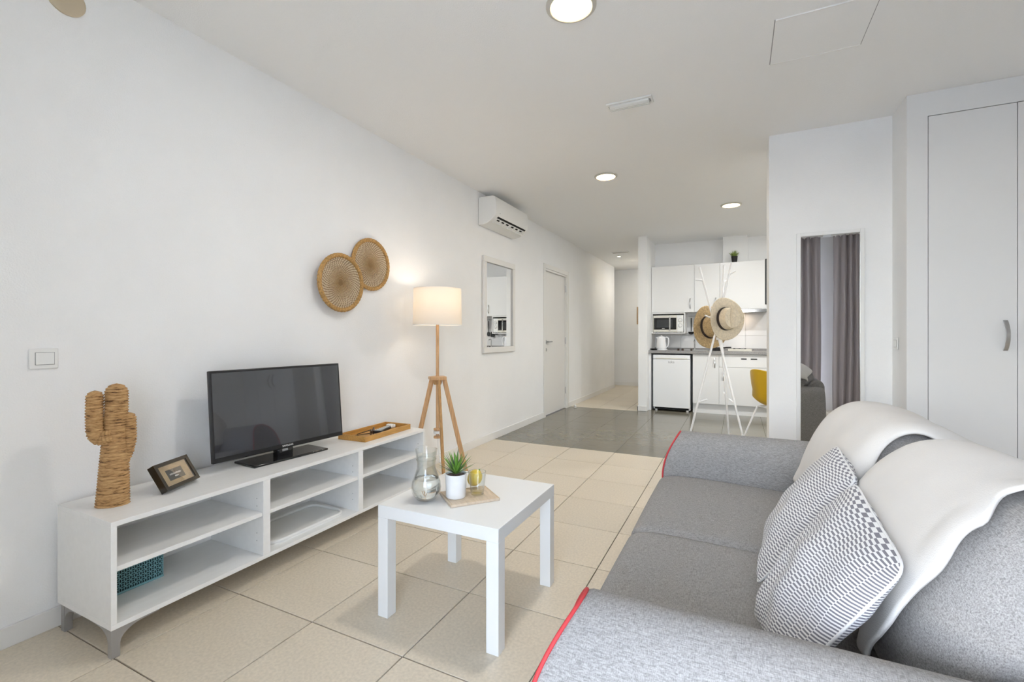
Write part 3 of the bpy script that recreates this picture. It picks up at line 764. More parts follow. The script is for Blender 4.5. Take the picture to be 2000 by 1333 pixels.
# tumblers
def tumbler(name, label, x, y, mt, z=BZ, h=.095, group=None):
    t = thing(name, label, 'glass', (x, y, z), group=group)
    o_ = [(.001,0),(.026,0),(.028,.003),(.038,h)]; i_ = [(.0362,h),(.0268,.010),(.001,.008)]
    MB().lathe(o_+i_, 40, cap=False).build('vessel', mt, t, smooth=40, weld=True)
    MB().tube([(.0371*math.cos(2*PI*i/40), .0371*math.sin(2*PI*i/40), h) for i in range(40)], .0012, 6, closed=True).build('rim', mt, t, smooth=60)
    return t
tumbler('glass_tumbler', 'clear glass tumbler in front of the yellow lemon on the board', 1.398, 1.695, 'tumbler_glass')
tumbler('glass_tumbler', 'clear glass tumbler standing behind the potted succulent', 1.292, 1.707, 'tumbler_glass')
t = thing('lemon', 'yellow lemon lying between succulent and tumblers on the board', 'lemon', (1.345, 1.765, BZ+.042))
lp = [(.001,-.046),(.007,-.042),(.016,-.036),(.026,-.024),(.032,-.005),(.032,.008),(.026,.024),(.016,.035),(.008,.041),(.005,.047),(.001,.048)]
MB().lathe(lp, 28).build('fruit', 'yellow_cup', t, smooth=60, rot=(.35,.5,.4))
MB().lathe([(.003,.047),(.004,.050),(.001,.051)], 8).build('stem_end', 'leaf_green', t, smooth=60, rot=(.35,.5,.4))

# ================================================================== SOFA
t = thing('sofa', 'grey woven fabric two seat sofa with red piped arms', 'sofa', (2.6, 1.70, 0))
OX, OY = 2.6, 1.70
def S(m, *a, **k): return m.build(*a, **k)
def toL(m):
    m.v = [(x-OX, y-OY, z) for x, y, z in m.v]; return m
toL(B(2.10, 3.13, .74, 2.66, .07, .27)).build('base', 'sofa_fabric', t, bevel=.02, seg=3)
for x in (2.16, 3.05):
    for y in (.80, 2.60): toL(MB().lathe([(.018,0),(.025,.07)], 16, (x,y,0))).build('leg', 'black_plastic', t, smooth=40)
# arms: outline in (y,z), y measured from the inner face outwards
def arm(side):
    yi = 2.425 if side > 0 else .975
    pr = [(0,.10),(0,.40),(.008,.48),(.024,.555),(.05,.608),(.085,.634),(.125,.638),(.165,.622),(.20,.585),(.228,.52),(.248,.42),(.26,.30),(.262,.16),(.255,.10)]
    def fn(u, v, shrink=0.0):
        pass
    # smooth outline (Catmull-Rom) sampled
    P = pr; out = []
    for i in range(len(P)-1):
        p0, p1, p2, p3 = P[max(i-1,0)], P[i], P[i+1], P[min(i+2,len(P)-1)]
        for k in range(4):
            s = k/4; c = [.5*((2*p1[j])+(-p0[j]+p2[j])*s+(2*p0[j]-5*p1[j]+4*p2[j]-p3[j])*s*s+(-p0[j]+3*p1[j]-3*p2[j]+p3[j])*s**3) for j in (0,1)]
            out.append(tuple(c))
    out.append(P[-1])
    cxm = .13; czm = .33
    secs = [(2.055,.93),(2.050,.965),(2.052,.985),(2.062,1.0),(2.3,1.0),(2.7,1.0),(3.06,1.0),(3.11,.985),(3.13,.95)]
    m = MB(); n = len(out)
    for x, sc in secs:
        for (a, z) in out:
            zz = czm+(z-czm)*sc if z > .2 else z; aa = cxm+(a-cxm)*sc
            xs_ = max(0, (zz-.42)/.215)**2*.075*max(0, 1-(x-2.05)/.5)
            m.v.append((x+xs_, yi+side*aa, zz))
    for i in range(len(secs)-1):
        for j in range(n-1): m.f.append((i*n+j, i*n+j+1, (i+1)*n+j+1, (i+1)*n+j))
    m.f.append(tuple(range(n))); m.f.append(tuple((len(secs)-1)*n+j for j in range(n))[::-1])
    a_ = toL(m).build('arm', 'sofa_fabric', t, smooth=50)
    pp = []
    for a, z in out:
        zz = czm+(z-czm)*.985 if z > .2 else z; pp.append((2.050+max(0, (zz-.42)/.215)**2*.075, yi+side*(cxm+(a-cxm)*.985), zz))
    pm = toL(MB().tube(pp, .0042, 8)).build('piping', 'red_piping', a_, smooth=60); 
    return a_
arm(1); arm(-1)
# seat cushions
def cushion(y0, y1):
    def fn(u, v):
        y = y0 + (y1-y0)*v; e = abs(2*v-1)
        pr = [(2.68,.27),(2.09,.27),(2.055,.285),(2.035,.33),(2.032,.385),(2.045,.42),(2.08,.438),(2.16,.445),(2.40,.440),(2.70,.425)]
        s = u*(len(pr)-1); i = min(int(s), len(pr)-2); f = s-i
        p0, p1, p2, p3 = pr[max(i-1,0)], pr[i], pr[i+1], pr[min(i+2,len(pr)-1)]
        c = [.5*((2*p1[j])+(-p0[j]+p2[j])*f+(2*p0[j]-5*p1[j]+4*p2[j]-p3[j])*f*f+(-p0[j]+3*p1[j]-3*p2[j]+p3[j])*f**3) for j in (0,1)]
        sh = 1-max(0, (e-.90)/.10)**2.2*.035 - e**2*.004
        z = c[1]; x = c[0]
        z = .27 + (z-.27)*(1-(1-sh)*3.2); x = 2.4+(x-2.4)*sh
        return (x, y, z)
    m = MB().grid(fn, 40, 40)
    o = toL(m).build('seat_cushion', 'sofa_fabric', t, smooth=60)
    k = 40
    return o
cushion(.972, 1.699); cushion(1.701, 2.428)
# back frame and back cushions
bf = MB().prism([(2.95,.20),(2.98,.60),(3.02,.675),(3.07,.70),(3.12,.69),(3.145,.65),(3.15,.20)], .90, 2.50, 'y')
toL(bf).build('back_frame', 'sofa_fabric', t, bevel=.02, seg=3)
BP = [(2.80,.43),(2.70,.432),(2.655,.455),(2.648,.52),(2.672,.62),(2.712,.715),(2.765,.79),(2.83,.836),(2.905,.845),(2.975,.825),(3.03,.785),(3.07,.735),(3.06,.66),(2.98,.60)]
def bprof(u):
    s = u*(len(BP)-1); i = min(int(s), len(BP)-2); f = s-i
    p0, p1, p2, p3 = BP[max(i-1,0)], BP[i], BP[i+1], BP[min(i+2,len(BP)-1)]
    return [.5*((2*p1[j])+(-p0[j]+p2[j])*f+(2*p0[j]-5*p1[j]+4*p2[j]-p3[j])*f*f+(-p0[j]+3*p1[j]-3*p2[j]+p3[j])*f**3) for j in (0,1)]
BC = ((.985, 1.705), (1.705, 2.52))
def bsurf(u, y, off=0.0):
    x, z = bprof(u); 
    x2, z2 = bprof(min(1,u+.01)); x1, z1 = bprof(max(0,u-.01)); tx, tz = x2-x1, z2-z1; l = math.hypot(tx, tz) or 1
    nx_, nz_ = -tz/l, tx/l
    k = BC[0] if y < 1.705 else BC[1]
    e = abs((y-k[0])/(k[1]-k[0])*2-1); e = min(e, 1)
    sh = (max(0,(e-.62))/.38)**2.6*.085 + .010*e*e
    ccx, ccz = 2.88, .63
    dx, dz = ccx-x, ccz-z; dl = math.hypot(dx, dz); q = min(sh, dl*.8)
    return x+dx/dl*q+nx_*off, z+dz/dl*q+nz_*off
def backcushion(y0, y1):
    def fn(u, v):
        y = y0+(y1-y0)*(.5-.5*math.cos(PI*v)) if True else 0
        x, z = bsurf(u, min(max(y, y0+.0005), y1-.0005)); return (x, y, z)
    m = MB().grid(fn, 64, 44)
    n = 45
    m.f.append(tuple(i*n for i in range(65))); m.f.append(tuple(i*n+44 for i in range(65))[::-1])
    return toL(m).build('back_cushion', 'sofa_fabric', t, smooth=60)
for y0, y1 in BC: backcushion(y0, y1)

# throws draped over the back cushions
def throw(name, label, u0, u1, ya, yb, wav, seed, tuck=None):
    r = random.Random(seed); ph = [r.uniform(0,6) for _ in range(6)]
    def fn(a, b):
        u = u0+(u1-u0)*a
        y_lo = ya(a) if callable(ya) else ya; y_hi = yb(a) if callable(yb) else yb
        y = y_lo+(y_hi-y_lo)*b
        y = min(max(y, .99), 2.56)
        edge = max(0, 1-b*9) + max(0, 1-(1-b)*9)
        off = .012 + .004*math.sin(a*9+b*7+ph[3])*math.sin(b*5-a*4+ph[4]) + wav*(.5+.5*math.sin(b*17+ph[0]+a*3))*.4 + edge*.006*(1+math.sin(a*23+ph[1])) 
        if a < .08: off += .010*(1-a/.08)*(1+math.sin(b*21+ph[2]))
        x, z = bsurf(u, min(y, 2.515), off)
        if y > 2.515: x += 0; z -= (y-2.515)*1.5
        return (x, y, z)
    m = MB().grid(fn, 70, 50)
    o = m.build(name, 'throw_cream', None, smooth=70)
    sm = o.modifiers.new('thickness', 'SOLIDIFY'); sm.thickness = .007; sm.offset = 1
    return tag(o, label, 'throw', 'cream throws over the sofa back')
def hem(a):
    K = [(0,1.12),(.14,1.095),(.30,1.06),(.44,1.068),(.55,1.14),(.8,1.145),(1,1.12)]
    for (a0,y0),(a1,y1) in zip(K, K[1:]):
        if a0 <= a <= a1:
            f = (a-a0)/(a1-a0); f = f*f*(3-2*f); return y0+(y1-y0)*f+.008*math.sin(a*30+.6)*max(0, 1-a*1.2)
throw('throw_blanket', 'cream throw covering the sofa back cushion nearer the tall mirror', .205, .80, lambda a: 1.80-.05*math.sin(a*PI)+.02*math.sin(a*14), 2.545, .006, 1)
throw('throw_blanket', 'cream throw with wavy hem over the sofa back cushion behind the striped pillows', .205, .82, lambda a: hem(a), 1.712, .006, 2)

# pillows
def pillow(label, c00, c10, c11, c01, puff, seed):
    A, Bc, Cc, Dc = [Vector(p) for p in (c00, c10, c11, c01)]
    nrm = ((Bc-A).cross(Dc-A) + (Cc-Bc).cross(Cc-Dc)).normalized()
    r = random.Random(seed); ph = [r.uniform(0,6) for _ in range(4)]
    def side(sg):
        def fn(u, v):
            # pull edges in between the corners
            eu, ev = 2*u-1, 2*v-1
            k = 1-.03*(1-ev*ev)*eu*eu; k2 = 1-.03*(1-eu*eu)*ev*ev
            cr = 1-.075*(eu*ev)**8; uu = .5+.5*eu*k*cr; vv = .5+.5*ev*k2*cr
            p = A*(1-uu)*(1-vv)+Bc*uu*(1-vv)+Cc*uu*vv+Dc*(1-uu)*vv
            h = max(0,(1-eu**2))**.55*max(0,(1-ev**2))**.55
            wr = .006*math.sin(7*eu+3*ev+ph[0])*h + .004*math.sin(-5*eu+9*ev+ph[1])*h
            return p + nrm*sg*(puff*h + wr)*(1 if sg < 0 else .8)
        return fn
    m = MB(); m.grid(side(1), 44, 44); m.grid(side(-1), 44, 44)
    t = thing('throw_pillow', label, 'pillow', tuple(A), group='striped pillows')
    m.v = [tuple(Vector(v)-A) for v in m.v]
    m.build('cover', 'pillow_stripe', t, smooth=70, weld=False)
    ed = []
    f = side(1)
    for i in range(40): ed.append(f(i/40, 0))
    for i in range(40): ed.append(f(1, i/40))
    for i in range(40): ed.append(f(1-i/40, 1))
    for i in range(40): ed.append(f(0, 1-i/40))
    mm = MB().tube([tuple(p-A) for p in ed], .0028, 6, closed=True); mm.build('seam', 'pillow_stripe', t, smooth=60)
pillow('grey and white striped pillow resting against the other pillow, nearer the sofa arm', (2.42,1.255,.468), (2.48,.985,.50), (2.665,1.055,.715), (2.675,1.525,.745), .064, 1)
pillow('grey and white striped pillow half hidden behind the other striped pillow', (2.47,1.42,.468), (2.56,1.80,.47), (2.70,1.88,.76), (2.675,1.56,.725), .06, 2) if False else \
pillow('grey and white striped pillow half hidden behind the other striped pillow', (2.50,1.85,.468), (2.43,1.37,.468), (2.685,1.55,.74), (2.695,1.90,.765), .074, 2)

# ================================================================== TALL MIRROR, WARDROBE
t = thing('standing_mirror', 'tall narrow white framed mirror on the partition wall', 'mirror', (2.973, YW, .30))
for x in (-.2,.174): B(x,x+.026,-.022,-.001,0,1.567).build('frame_stile', 'gloss_white', t, bevel=.003)
for z in (0,1.541): B(-.174,.174,-.022,-.001,z,z+.026).build('frame_rail', 'gloss_white', t, bevel=.003)
B(-.177,.177,-.012,-.006,.022,1.545).build('mirror_pane', 'mirror_glass', t)

WY = 3.62
t = thing('wardrobe', 'tall white built in wardrobe with flat doors and arched handles', 'wardrobe', (3.326, WY, 0))
B(0,.101,0,.47,0,H-.001).build('side_frame', 'cabinet_white', t)
B(.101,1.273,.0,.02,2.464,H-.001).build('top_panel', 'cabinet_white', t)
B(.101,1.273,.02,.47,2.50,H-.002).build('carcass_top', 'cabinet_white', t)
B(.101,1.273,.45,.47,0,2.5).build('carcass_back', 'cabinet_white', t)
B(.89,1.273,.0,.02,0,2.464).build('infill_panel', 'cabinet_white', t)
B(.101,.89,.0,.02,0,.07).build('plinth', 'cabinet_white', t)
B(.101,.89,.024,.028,.0,2.46).build('shadow_gap', 'grey_mark', t)
for i, (a, b) in enumerate(((.1045,.4935),(.4975,.8865))):
    d = B(a,b,0,.02,.074,2.460).build('door', 'cabinet_white', t, bevel=.001)
    hx = b-.05 if i == 0 else a+.05
    pth = [(hx,-.002,1.044+.004),(hx,-.022,1.07),(hx,-.034,1.13),(hx,-.022,1.197),(hx,-.002,1.219)]
    hm = MB(); q = 16
    for k in range(q+1):
        s = k/q; z = 1.046+.175*s; yy = -.002-.034*math.sin(PI*s)**.8
        for dx, dy in ((-.009,-.004),(.009,-.004),(.009,.003),(-.009,.003)): hm.v.append((hx+dx, yy+dy, z))
    for k in range(q):
        for j in range(4): j2 = (j+1) % 4; hm.f.append((k*4+j, k*4+j2, (k+1)*4+j2, (k+1)*4+j))
    hm.f.append((3,2,1,0)); hm.f.append(tuple(q*4+j for j in range(4)))
    hm.build('handle', 'steel', d, smooth=30)

# television behind the partition
t = thing('wall_television', 'slim black television edge showing behind the partition wall', 'television', (2.962, 4.222, 1.57))
B(-.37,.37,.045,.085,-.185,.185).build('body', 'black_plastic', t, bevel=.005)
B(-.36,.36,.085,.087,-.172,.172).build('screen', 'screen_glass', t)
B(-.10,.10,0,.045,-.10,.10).build('wall_bracket', 'black_plastic', t)

# curtains behind the camera, seen in the mirrors
def curtain(x0, x1, y, label, seed):
    r = random.Random(seed); n = 84; m = MB(); ph = r.uniform(0,6)
    def fn(a, b):
        x = x0+(x1-x0)*a; amp = .022+.012*math.sin(a*9+ph)
        yy = y + amp*math.sin(a*2*PI*5.5+ph+.5*math.sin(b*3+a*5)) + .012*math.sin(b*4+ph)*(1-b)
        return (x+.012*math.sin(b*5+a*4+ph)*(1-b), yy, .03+(2.565)*b)
    m.grid(fn, n, 14); t = thing('curtain', label, 'curtain', (0,0,0), group='grey curtains at the window wall')
    c = m.build('cloth', 'curtain_grey', t, smooth=80); s = c.modifiers.new('thickness', 'SOLIDIFY'); s.thickness = .003
    MB().tube([(x0-.03,y,2.599),(x1+.03,y,2.599)], .010, 10).build('rail', 'alu_white', t, smooth=50)
    for k in range(7): B(x0+(x1-x0)*(k+.5)/7-.004, x0+(x1-x0)*(k+.5)/7+.004, y-.004, y+.004, 2.57, 2.592).build('glider', 'alu_white', t)
curtain(2.92, 3.50, -.36, 'grey gathered curtain beside the white window pier', 4)
curtain(3.655, 4.08, -.36, 'grey gathered curtain on the wardrobe side of the window pier', 5)

# ================================================================== COAT RACK AND HATS
RX, RY = 2.185, 5.0
t = thing('coat_rack', 'white metal tripod coat rack with branch pegs', 'coat rack', (RX, RY, 0))
poles = {
 'A': [(-.255,-.02,0),(-.005,.0,1.10),(.155,.03,1.845)],
 'B': [(.290,-.10,0),(.045,.005,1.08),(.02,.02,1.16),(-.135,-.02,1.815)],
 'C': [(.135,.20,0),(.075,.05,.95),(.055,.0,1.14),(.085,.06,1.83)],
}
for k, p in poles.items(): MB().tube(p, .0105, 10).build('pole', 'rack_white', t, smooth=40)
def onpole(k, z):
    p = [Vector(q) for q in poles[k]]
    for a, b in zip(p, p[1:]):
        if a.z <= z <= b.z: return a.lerp(b, (z-a.z)/(b.z-a.z))
for k, z, d in (('B',1.68,(-.07,-.02,.012)),('A',1.73,(.055,.02,.035)),('C',1.66,(.04,.03,.02)),('B',1.30,(-.07,-.05,.03)),('A',1.36,(.05,-.14,.02)),('C',1.20,(-.09,.05,.02)),('A',.46,(.085,-.01,.035)),('B',.48,(-.05,.03,.03)),('C',.52,(-.02,.05,.03))):
    p = onpole(k, z); MB().tube([tuple(p), tuple(p+Vector(d))], .008, 8).build('peg', 'rack_white', t, smooth=40)
MB().tube([(.02,.0,1.10),(.06,.02,1.10)], .016, 10).build('joint', 'rack_white', t, smooth=40)
def hat(label, loc, tgt, matn, rx, brimw, crown_h, roll=0):
    t = thing('straw_hat', label, 'hat', loc, group='hats on the coat rack')
    z = Vector(tgt).normalized(); t.rotation_euler = z.to_track_quat('Z', 'Y').to_euler()
    def brim(u, v):
        a = 2*PI*u; ri = rx*.52; r = ri+(rx-ri)*v
        zz = .004 + .022*v*v*math.cos(2*a+roll) + .010*v
        return (r*math.cos(a)*.93, r*math.sin(a)*1.05, zz)
    o = MB().grid(brim, 60, 10).build('brim', matn, t, smooth=70); s = o.modifiers.new('thickness', 'SOLIDIFY'); s.thickness = .003
    def crown(u, v):
        a = 2*PI*u; r0 = rx*.53
        if v < .7: q = v/.7; r = r0*(1-.14*q); zz = crown_h*q
        else: q = (v-.7)/.3; r = r0*.86*(1-q); zz = crown_h*(1-.02*q)
        x = r*math.cos(a)*.93; y = r*math.sin(a)*1.05
        if v >= .6: zz -= .028*math.exp(-(x/.018)**2)*(1-min(1,abs(y)/(r0*1.0))**3)
        return (x, y, .003+zz)
    MB().grid(crown, 60, 30).build('crown', matn, t, smooth=70)
    bd = [(.93*1, 0)]
    def band(u, v):
        a = 2*PI*u; r = rx*.53*(1-.14*(v*.34))+.0022; return (r*math.cos(a)*.93, r*math.sin(a)*1.05, .006+v*.030)
    MB().grid(band, 60, 2).build('band', 'hat_band', t, smooth=70)
hat('cream straw hat with dark band hanging in front on the coat rack', (2.285, 4.86, 1.290), (.62,-.78,.05), 'hat_cream', .196, .08, .105)
hat('tan straw hat with dark brown band hanging behind the cream hat', (2.132, 5.09, 1.218), (.62,-.78,.12), 'hat_straw', .208, .08, .095, 1.0)

# ================================================================== YELLOW CHAIR
t = thing('shell_chair', 'yellow plastic shell chair with white metal legs beyond the partition', 'chair', (2.735, 5.22, 0), math.radians(36))
def shell(u, v):
    # v 0 front edge of seat .. 1 top of back ; u across
    pr = [(.24,.425),(.20,.445),(.08,.440),(-.06,.435),(-.12,.46),(-.155,.52),(-.18,.62),(-.205,.73),(-.22,.80)]
    s = v*(len(pr)-1); i = min(int(s), len(pr)-2); f = s-i
    p0, p1, p2, p3 = pr[max(i-1,0)], pr[i], pr[i+1], pr[min(i+2,len(pr)-1)]
    x, z = [.5*((2*p1[j])+(-p0[j]+p2[j])*f+(2*p0[j]-5*p1[j]+4*p2[j]-p3[j])*f*f+(-p0[j]+3*p1[j]-3*p2[j]+p3[j])*f**3) for j in (0,1)]
    e = 2*u-1; wd = .225*(1-.16*max(0,v-.75)/.25) 
    cur = e*e
    x += .075*cur*min(1, max(0, (v-.38)/.3)); z += .055*cur*(1-min(1, max(0,(v-.45)/.4))) - .035*cur*max(0,(v-.85)/.15)
    return (x, wd*e, z)
o = MB().grid(shell, 28, 40).build('shell', 'yellow_shell', t, smooth=80); s = o.modifiers.new('thickness', 'SOLIDIFY'); s.thickness = .006
fr = MB(); fr.tube([(-.10,-.14,.418),(.14,-.14,.422),(.14,.14,.422),(-.10,.14,.418)], .007, 8, closed=True); fr.build('seat_frame', 'rack_white', t, smooth=50)
for sx in (-1,1):
    for sy in (-1,1): MB().tube([(-.10 if sx < 0 else .14, sy*.14, .42), (-.25 if sx < 0 else .24, sy*.21, .0)], .0085, 10).build('leg', 'rack_white', t, smooth=50)

# ================================================================== KITCHEN
KY = 7.8
# splash tiles on the back wall
wk = bpy.data.objects['wall_kitchen']
B(1.18, 3.6, KY-.006, KY, .86, 1.49).build('splash_grout', 'grout_light', wk)
xs = [1.18, 1.58, 2.04, 2.5, 2.96, 3.42, 3.6]
for i in range(6):
    for z0, z1 in ((.86,1.127),(1.127,1.487)): B(xs[i]+.0015, xs[i+1]-.0015, KY-.014, KY-.004, z0+.0015, z1-.0015).build('splash_tile', 'tile_splash', wk, bevel=.001, seg=1)
tag(B(1.182, 3.6, 7.19, 7.785, .862, .905).build('worktop', 'worktop_grey', bevel=.003), 'dark grey speckled kitchen worktop', 'worktop')
tag(B(1.182, 3.6, 7.765, 7.786, .9052, .935).build('worktop_upstand', 'worktop_grey'), 'narrow grey strip along the back of the worktop', 'trim')
B(1.1, 1.2, 7, 7, 0, 0) if False else None
# handles
def arch_handle(parent, x, z0, z1, y):
    hm = MB(); q = 12
    for k in range(q+1):
        s = k/q; z = z0+(z1-z0)*s; yy = y-.024*math.sin(PI*s)**.8
        for dx, dy in ((-.006,-.003),(.006,-.003),(.006,.003),(-.006,.003)): hm.v.append((x+dx, yy+dy, z))
    for k in range(q):
        for j in range(4): j2 = (j+1) % 4; hm.f.append((k*4+j, k*4+j2, (k+1)*4+j2, (k+1)*4+j))
    hm.f.append((3,2,1,0)); hm.f.append(tuple(q*4+j for j in range(4)))
    return hm.build('handle', 'steel', parent, smooth=30)
def cabinet(name, label, x0, x1, z0, z1, y0, y1, hx, hz, group):
    t = thing(name, label, 'cabinet', ((x0+x1)/2, y0, z0), group=group); cx = (x0+x1)/2
    B(x0-cx, x1-cx, .02, y1-y0, 0, z1-z0).build('body', 'cabinet_white', t)
    d = B(x0-cx+.002, x1-cx-.002, 0, .018, .002, z1-z0-.002).build('door', 'cabinet_white', t, bevel=.002)
    if hx is not None: arch_handle(d, hx-cx, hz[0]-z0, hz[1]-z0, -.001)
    return t
g = 'white wall cupboards'
cabinet('wall_cabinet', 'wide white wall cupboard directly above the microwave', 1.183, 1.808, 1.482, 2.2, 7.45, 7.784, 1.75, (1.535,1.69), g)
cabinet('wall_cabinet', 'narrow white wall cupboard between microwave cupboard and hood cupboard', 1.808, 2.159, 1.482, 2.2, 7.45, 7.784, 2.104, (1.535,1.69), g)
cabinet('wall_cabinet', 'white wall cupboard above the extractor hood with a plant on top', 2.159, 2.78, 1.51, 2.2, 7.45, 7.784, None, None, g)
# lower units
g = 'white base cupboards'
cabinet('base_cabinet', 'narrow white base cupboard beside the small fridge', 1.803, 2.154, .14, .860, 7.22, 7.76, 2.10, (.665,.81), g)
t = thing('oven_unit', 'white base unit with vented top panel and door below', 'cabinet', (2.457, 7.22, .14))
B(-.303,.303,.02,.54,0,.72).build('body', 'cabinet_white', t)
B(-.301,.301,0,.018,.540,.718).build('top_panel', 'cabinet_white', t, bevel=.002)
for a, b in ((-.02,.05),(.10,.18)): B(a,b,-.0015,.0,.652,.668).build('vent_slot', 'dark_slot', t)
d = B(-.301,.301,0,.018,.002,.536).build('door', 'cabinet_white', t, bevel=.002); arch_handle(d, -.245, .345, .485, -.001)
cabinet('base_cabinet', 'white base cupboard hidden mostly beyond the partition edge', 2.762, 3.6, .14, .860, 7.22, 7.76, None, None, g)
tag(B(1.803, 3.6, 7.27, 7.288, 0, .139).build('plinth', 'cabinet_white'), 'white plinth strip under the kitchen base cupboards', 'plinth')
tag(B(1.182, 1.215, 7.22, 7.76, 0, .861).build('end_panel', 'cabinet_white'), 'white end panel between hallway wall and small fridge', 'panel')
# fridge
t = thing('fridge', 'small white under counter fridge', 'fridge', (1.508, 7.2, 0))
B(-.262,.262,.05,.55,.02,.842).build('body', 'appliance_white', t, bevel=.006)
B(-.262,.262,-.005,.045,.055,.775).build('door', 'appliance_white', t, bevel=.008, seg=3)
B(-.262,.262,-.005,.045,.779,.838).build('top_trim', 'appliance_white', t, bevel=.006)
B(-.225,.225,-.0075,-.004,.781,.795).build('grip_strip', 'plastic_cream', t, bevel=.001)
for x in (-.22,.22): MB().lathe([(.018,0),(.018,.024)], 14, (x,.05,0)).build('foot', 'appliance_white', t, smooth=40)
B(-.24,.24,.03,.06,.026,.05).build('kick_slot', 'dark_slot', t)
textmesh('teka', .052, 'grey_mark', t, Matrix(((1,0,0,0),(0,0,1,-.0056),(0,1,0,.735),(0,0,0,1))))
# microwave niche + microwave
t = thing('microwave_shelf', 'white open shelf box fixed below the wall cupboard', 'shelf', (1.431, 7.45, 1.16))
B(-.247,-.231,0,.33,0,.32).build('side_panel', 'cabinet_white', t); B(.231,.247,0,.33,0,.32).build('side_panel', 'cabinet_white', t)
B(-.231,.231,0,.33,0,.016).build('bottom_board', 'cabinet_white', t); B(-.231,.231,0,.33,.304,.32).build('top_board', 'cabinet_white', t)
B(-.231,.231,.322,.33,.016,.304).build('back_panel', 'cabinet_white', t)
t = thing('microwave', 'cream microwave with dark glass door inside the open shelf box', 'microwave', (1.431, 7.455, 1.1765))
B(-.222,.222,.012,.30,.008,.262).build('casing', 'plastic_cream', t, bevel=.004)
d = B(-.222,.128,0,.012,.008,.262).build('door', 'plastic_cream', t, bevel=.002)
B(-.212,.120,-.003,.001,.045,.226).build('door_glass', 'black_gloss', d)
B(-.172,.062,-.0045,-.002,.075,.200).build('window', 'oven_glass', d)
B(.016,.036,-.024,-.016,.03,.246).build('handle', 'chrome', d, bevel=.003)
for z in (.04,.236): B(.020,.032,-.018,.0,z-.006,z+.006).build('handle_post', 'chrome', d)
B(-.09,-.05,-.005,-.003,.056,.062).build('emblem', 'white_mark', d)
p = B(.130,.222,0,.012,.008,.262).build('control_panel', 'plastic_white', t, bevel=.002)
for z in (.185,.105):
    MB().lathe([(.030,-.001),(.030,-.0025),(.026,-.0025),(.026,-.001)], 24, (.176,0,z), 'y', cap=False).build('dial_ring', 'grey_mark', p)
    MB().lathe([(.016,0),(.015,-.016),(.001,-.017)], 20, (.176,0,z), 'y').build('knob', 'plastic_white', p, smooth=40)
for x in (-.18,.18): B(x-.012,x+.012,.03,.05,0,.008).build('foot', 'black_plastic', t)
# extractor hood
t = thing('extractor_hood', 'slim steel extractor hood with warm lamp under the cupboard', 'hood', (2.47, 7.42, 1.462))
B(-.31,.31,0,.36,.012,.046).build('body', 'steel', t, bevel=.003)
B(-.31,.31,-.012,0,.0,.046).build('front_lip', 'chrome', t, bevel=.003)
MB().lathe([(.03,.0115),(.03,.008),(.001,.008)], 20, (0,.20,0)).build('lamp_lens', 'emit_bulb', t)
l = bpy.data.lights.new('light_source', 'AREA'); l.shape = 'DISK'; l.size = .06; l.energy = .4; l.color = (1,.66,.4)
o = bpy.data.objects.new('light_source', l); COL.objects.link(o); o.parent = t; o.location = (0,.22,.004)
# utensil rail and utensils
t = thing('utensil_rail', 'steel rail on the splash tiles holding kitchen utensils', 'rail', (1.93, 7.77, 1.43))
MB().tube([(-.23,0,0),(.23,0,0)], .006, 10).build('rod', 'steel', t, smooth=50)
for x in (-.22,.22): MB().tube([(x,0,0),(x,.016,0)], .006, 8).build('rail_bracket', 'steel', t, smooth=50)
for k, (kind, nm) in enumerate((('ladle','black ladle hanging first on the rail beside the microwave'),('turner','black slotted turner hanging beside the ladle'),('spoon','black serving spoon hanging mid rail'),('fork','black pasta fork hanging after the spoon'),('whisk','black spatula hanging at the hob end of the rail'))):
    x = 1.74+.088*k
    u = thing('kitchen_utensil', nm, 'utensil', (x, 7.752, 1.425), group='utensils on the rail')
    MB().tube([(0,.017,.012),(0,.006,.016),(0,0,.0),(0,0,-.02)], .003, 6).build('hook', 'steel', u, smooth=50)
    MB().tube([(0,0,-.02),(0,0,-.09),(0,0,-.23)], [.009,.010,.006], 8).build('handle', 'black_plastic', u, smooth=50)
    if kind == 'ladle': MB().lathe([(.001,-.02),(.028,-.015),(.042,.012),(.044,.024),(.038,.022),(.001,-.008)], 20, (0,-.012,-.262), 'z', cap=False).build('head', 'black_plastic', u, smooth=60)
    elif kind == 'turner': B(-.036,.036,-.003,.003,-.325,-.225).build('head', 'black_plastic', u, bevel=.002)
    elif kind == 'spoon': MB().prism([(.032*math.cos(2*PI*i/18), -.27+.045*math.sin(2*PI*i/18)) for i in range(18)], -.004, .004, 'y').build('head', 'black_plastic', u, bevel=.002)
    elif kind == 'fork':
        MB().prism([(-.026,-.225),(.026,-.225),(.03,-.275),(-.03,-.275)], -.003, .003, 'y').build('head', 'black_plastic', u)
        for q in range(4): B(-.029+.0165*q,-.021+.0165*q,-.004,.004,-.31,-.275).build('prong', 'black_plastic', u)
    else: MB().prism(rrect(-.028,.028,-.32,-.22,.014,3), -.003, .003, 'y').build('head', 'black_plastic', u)
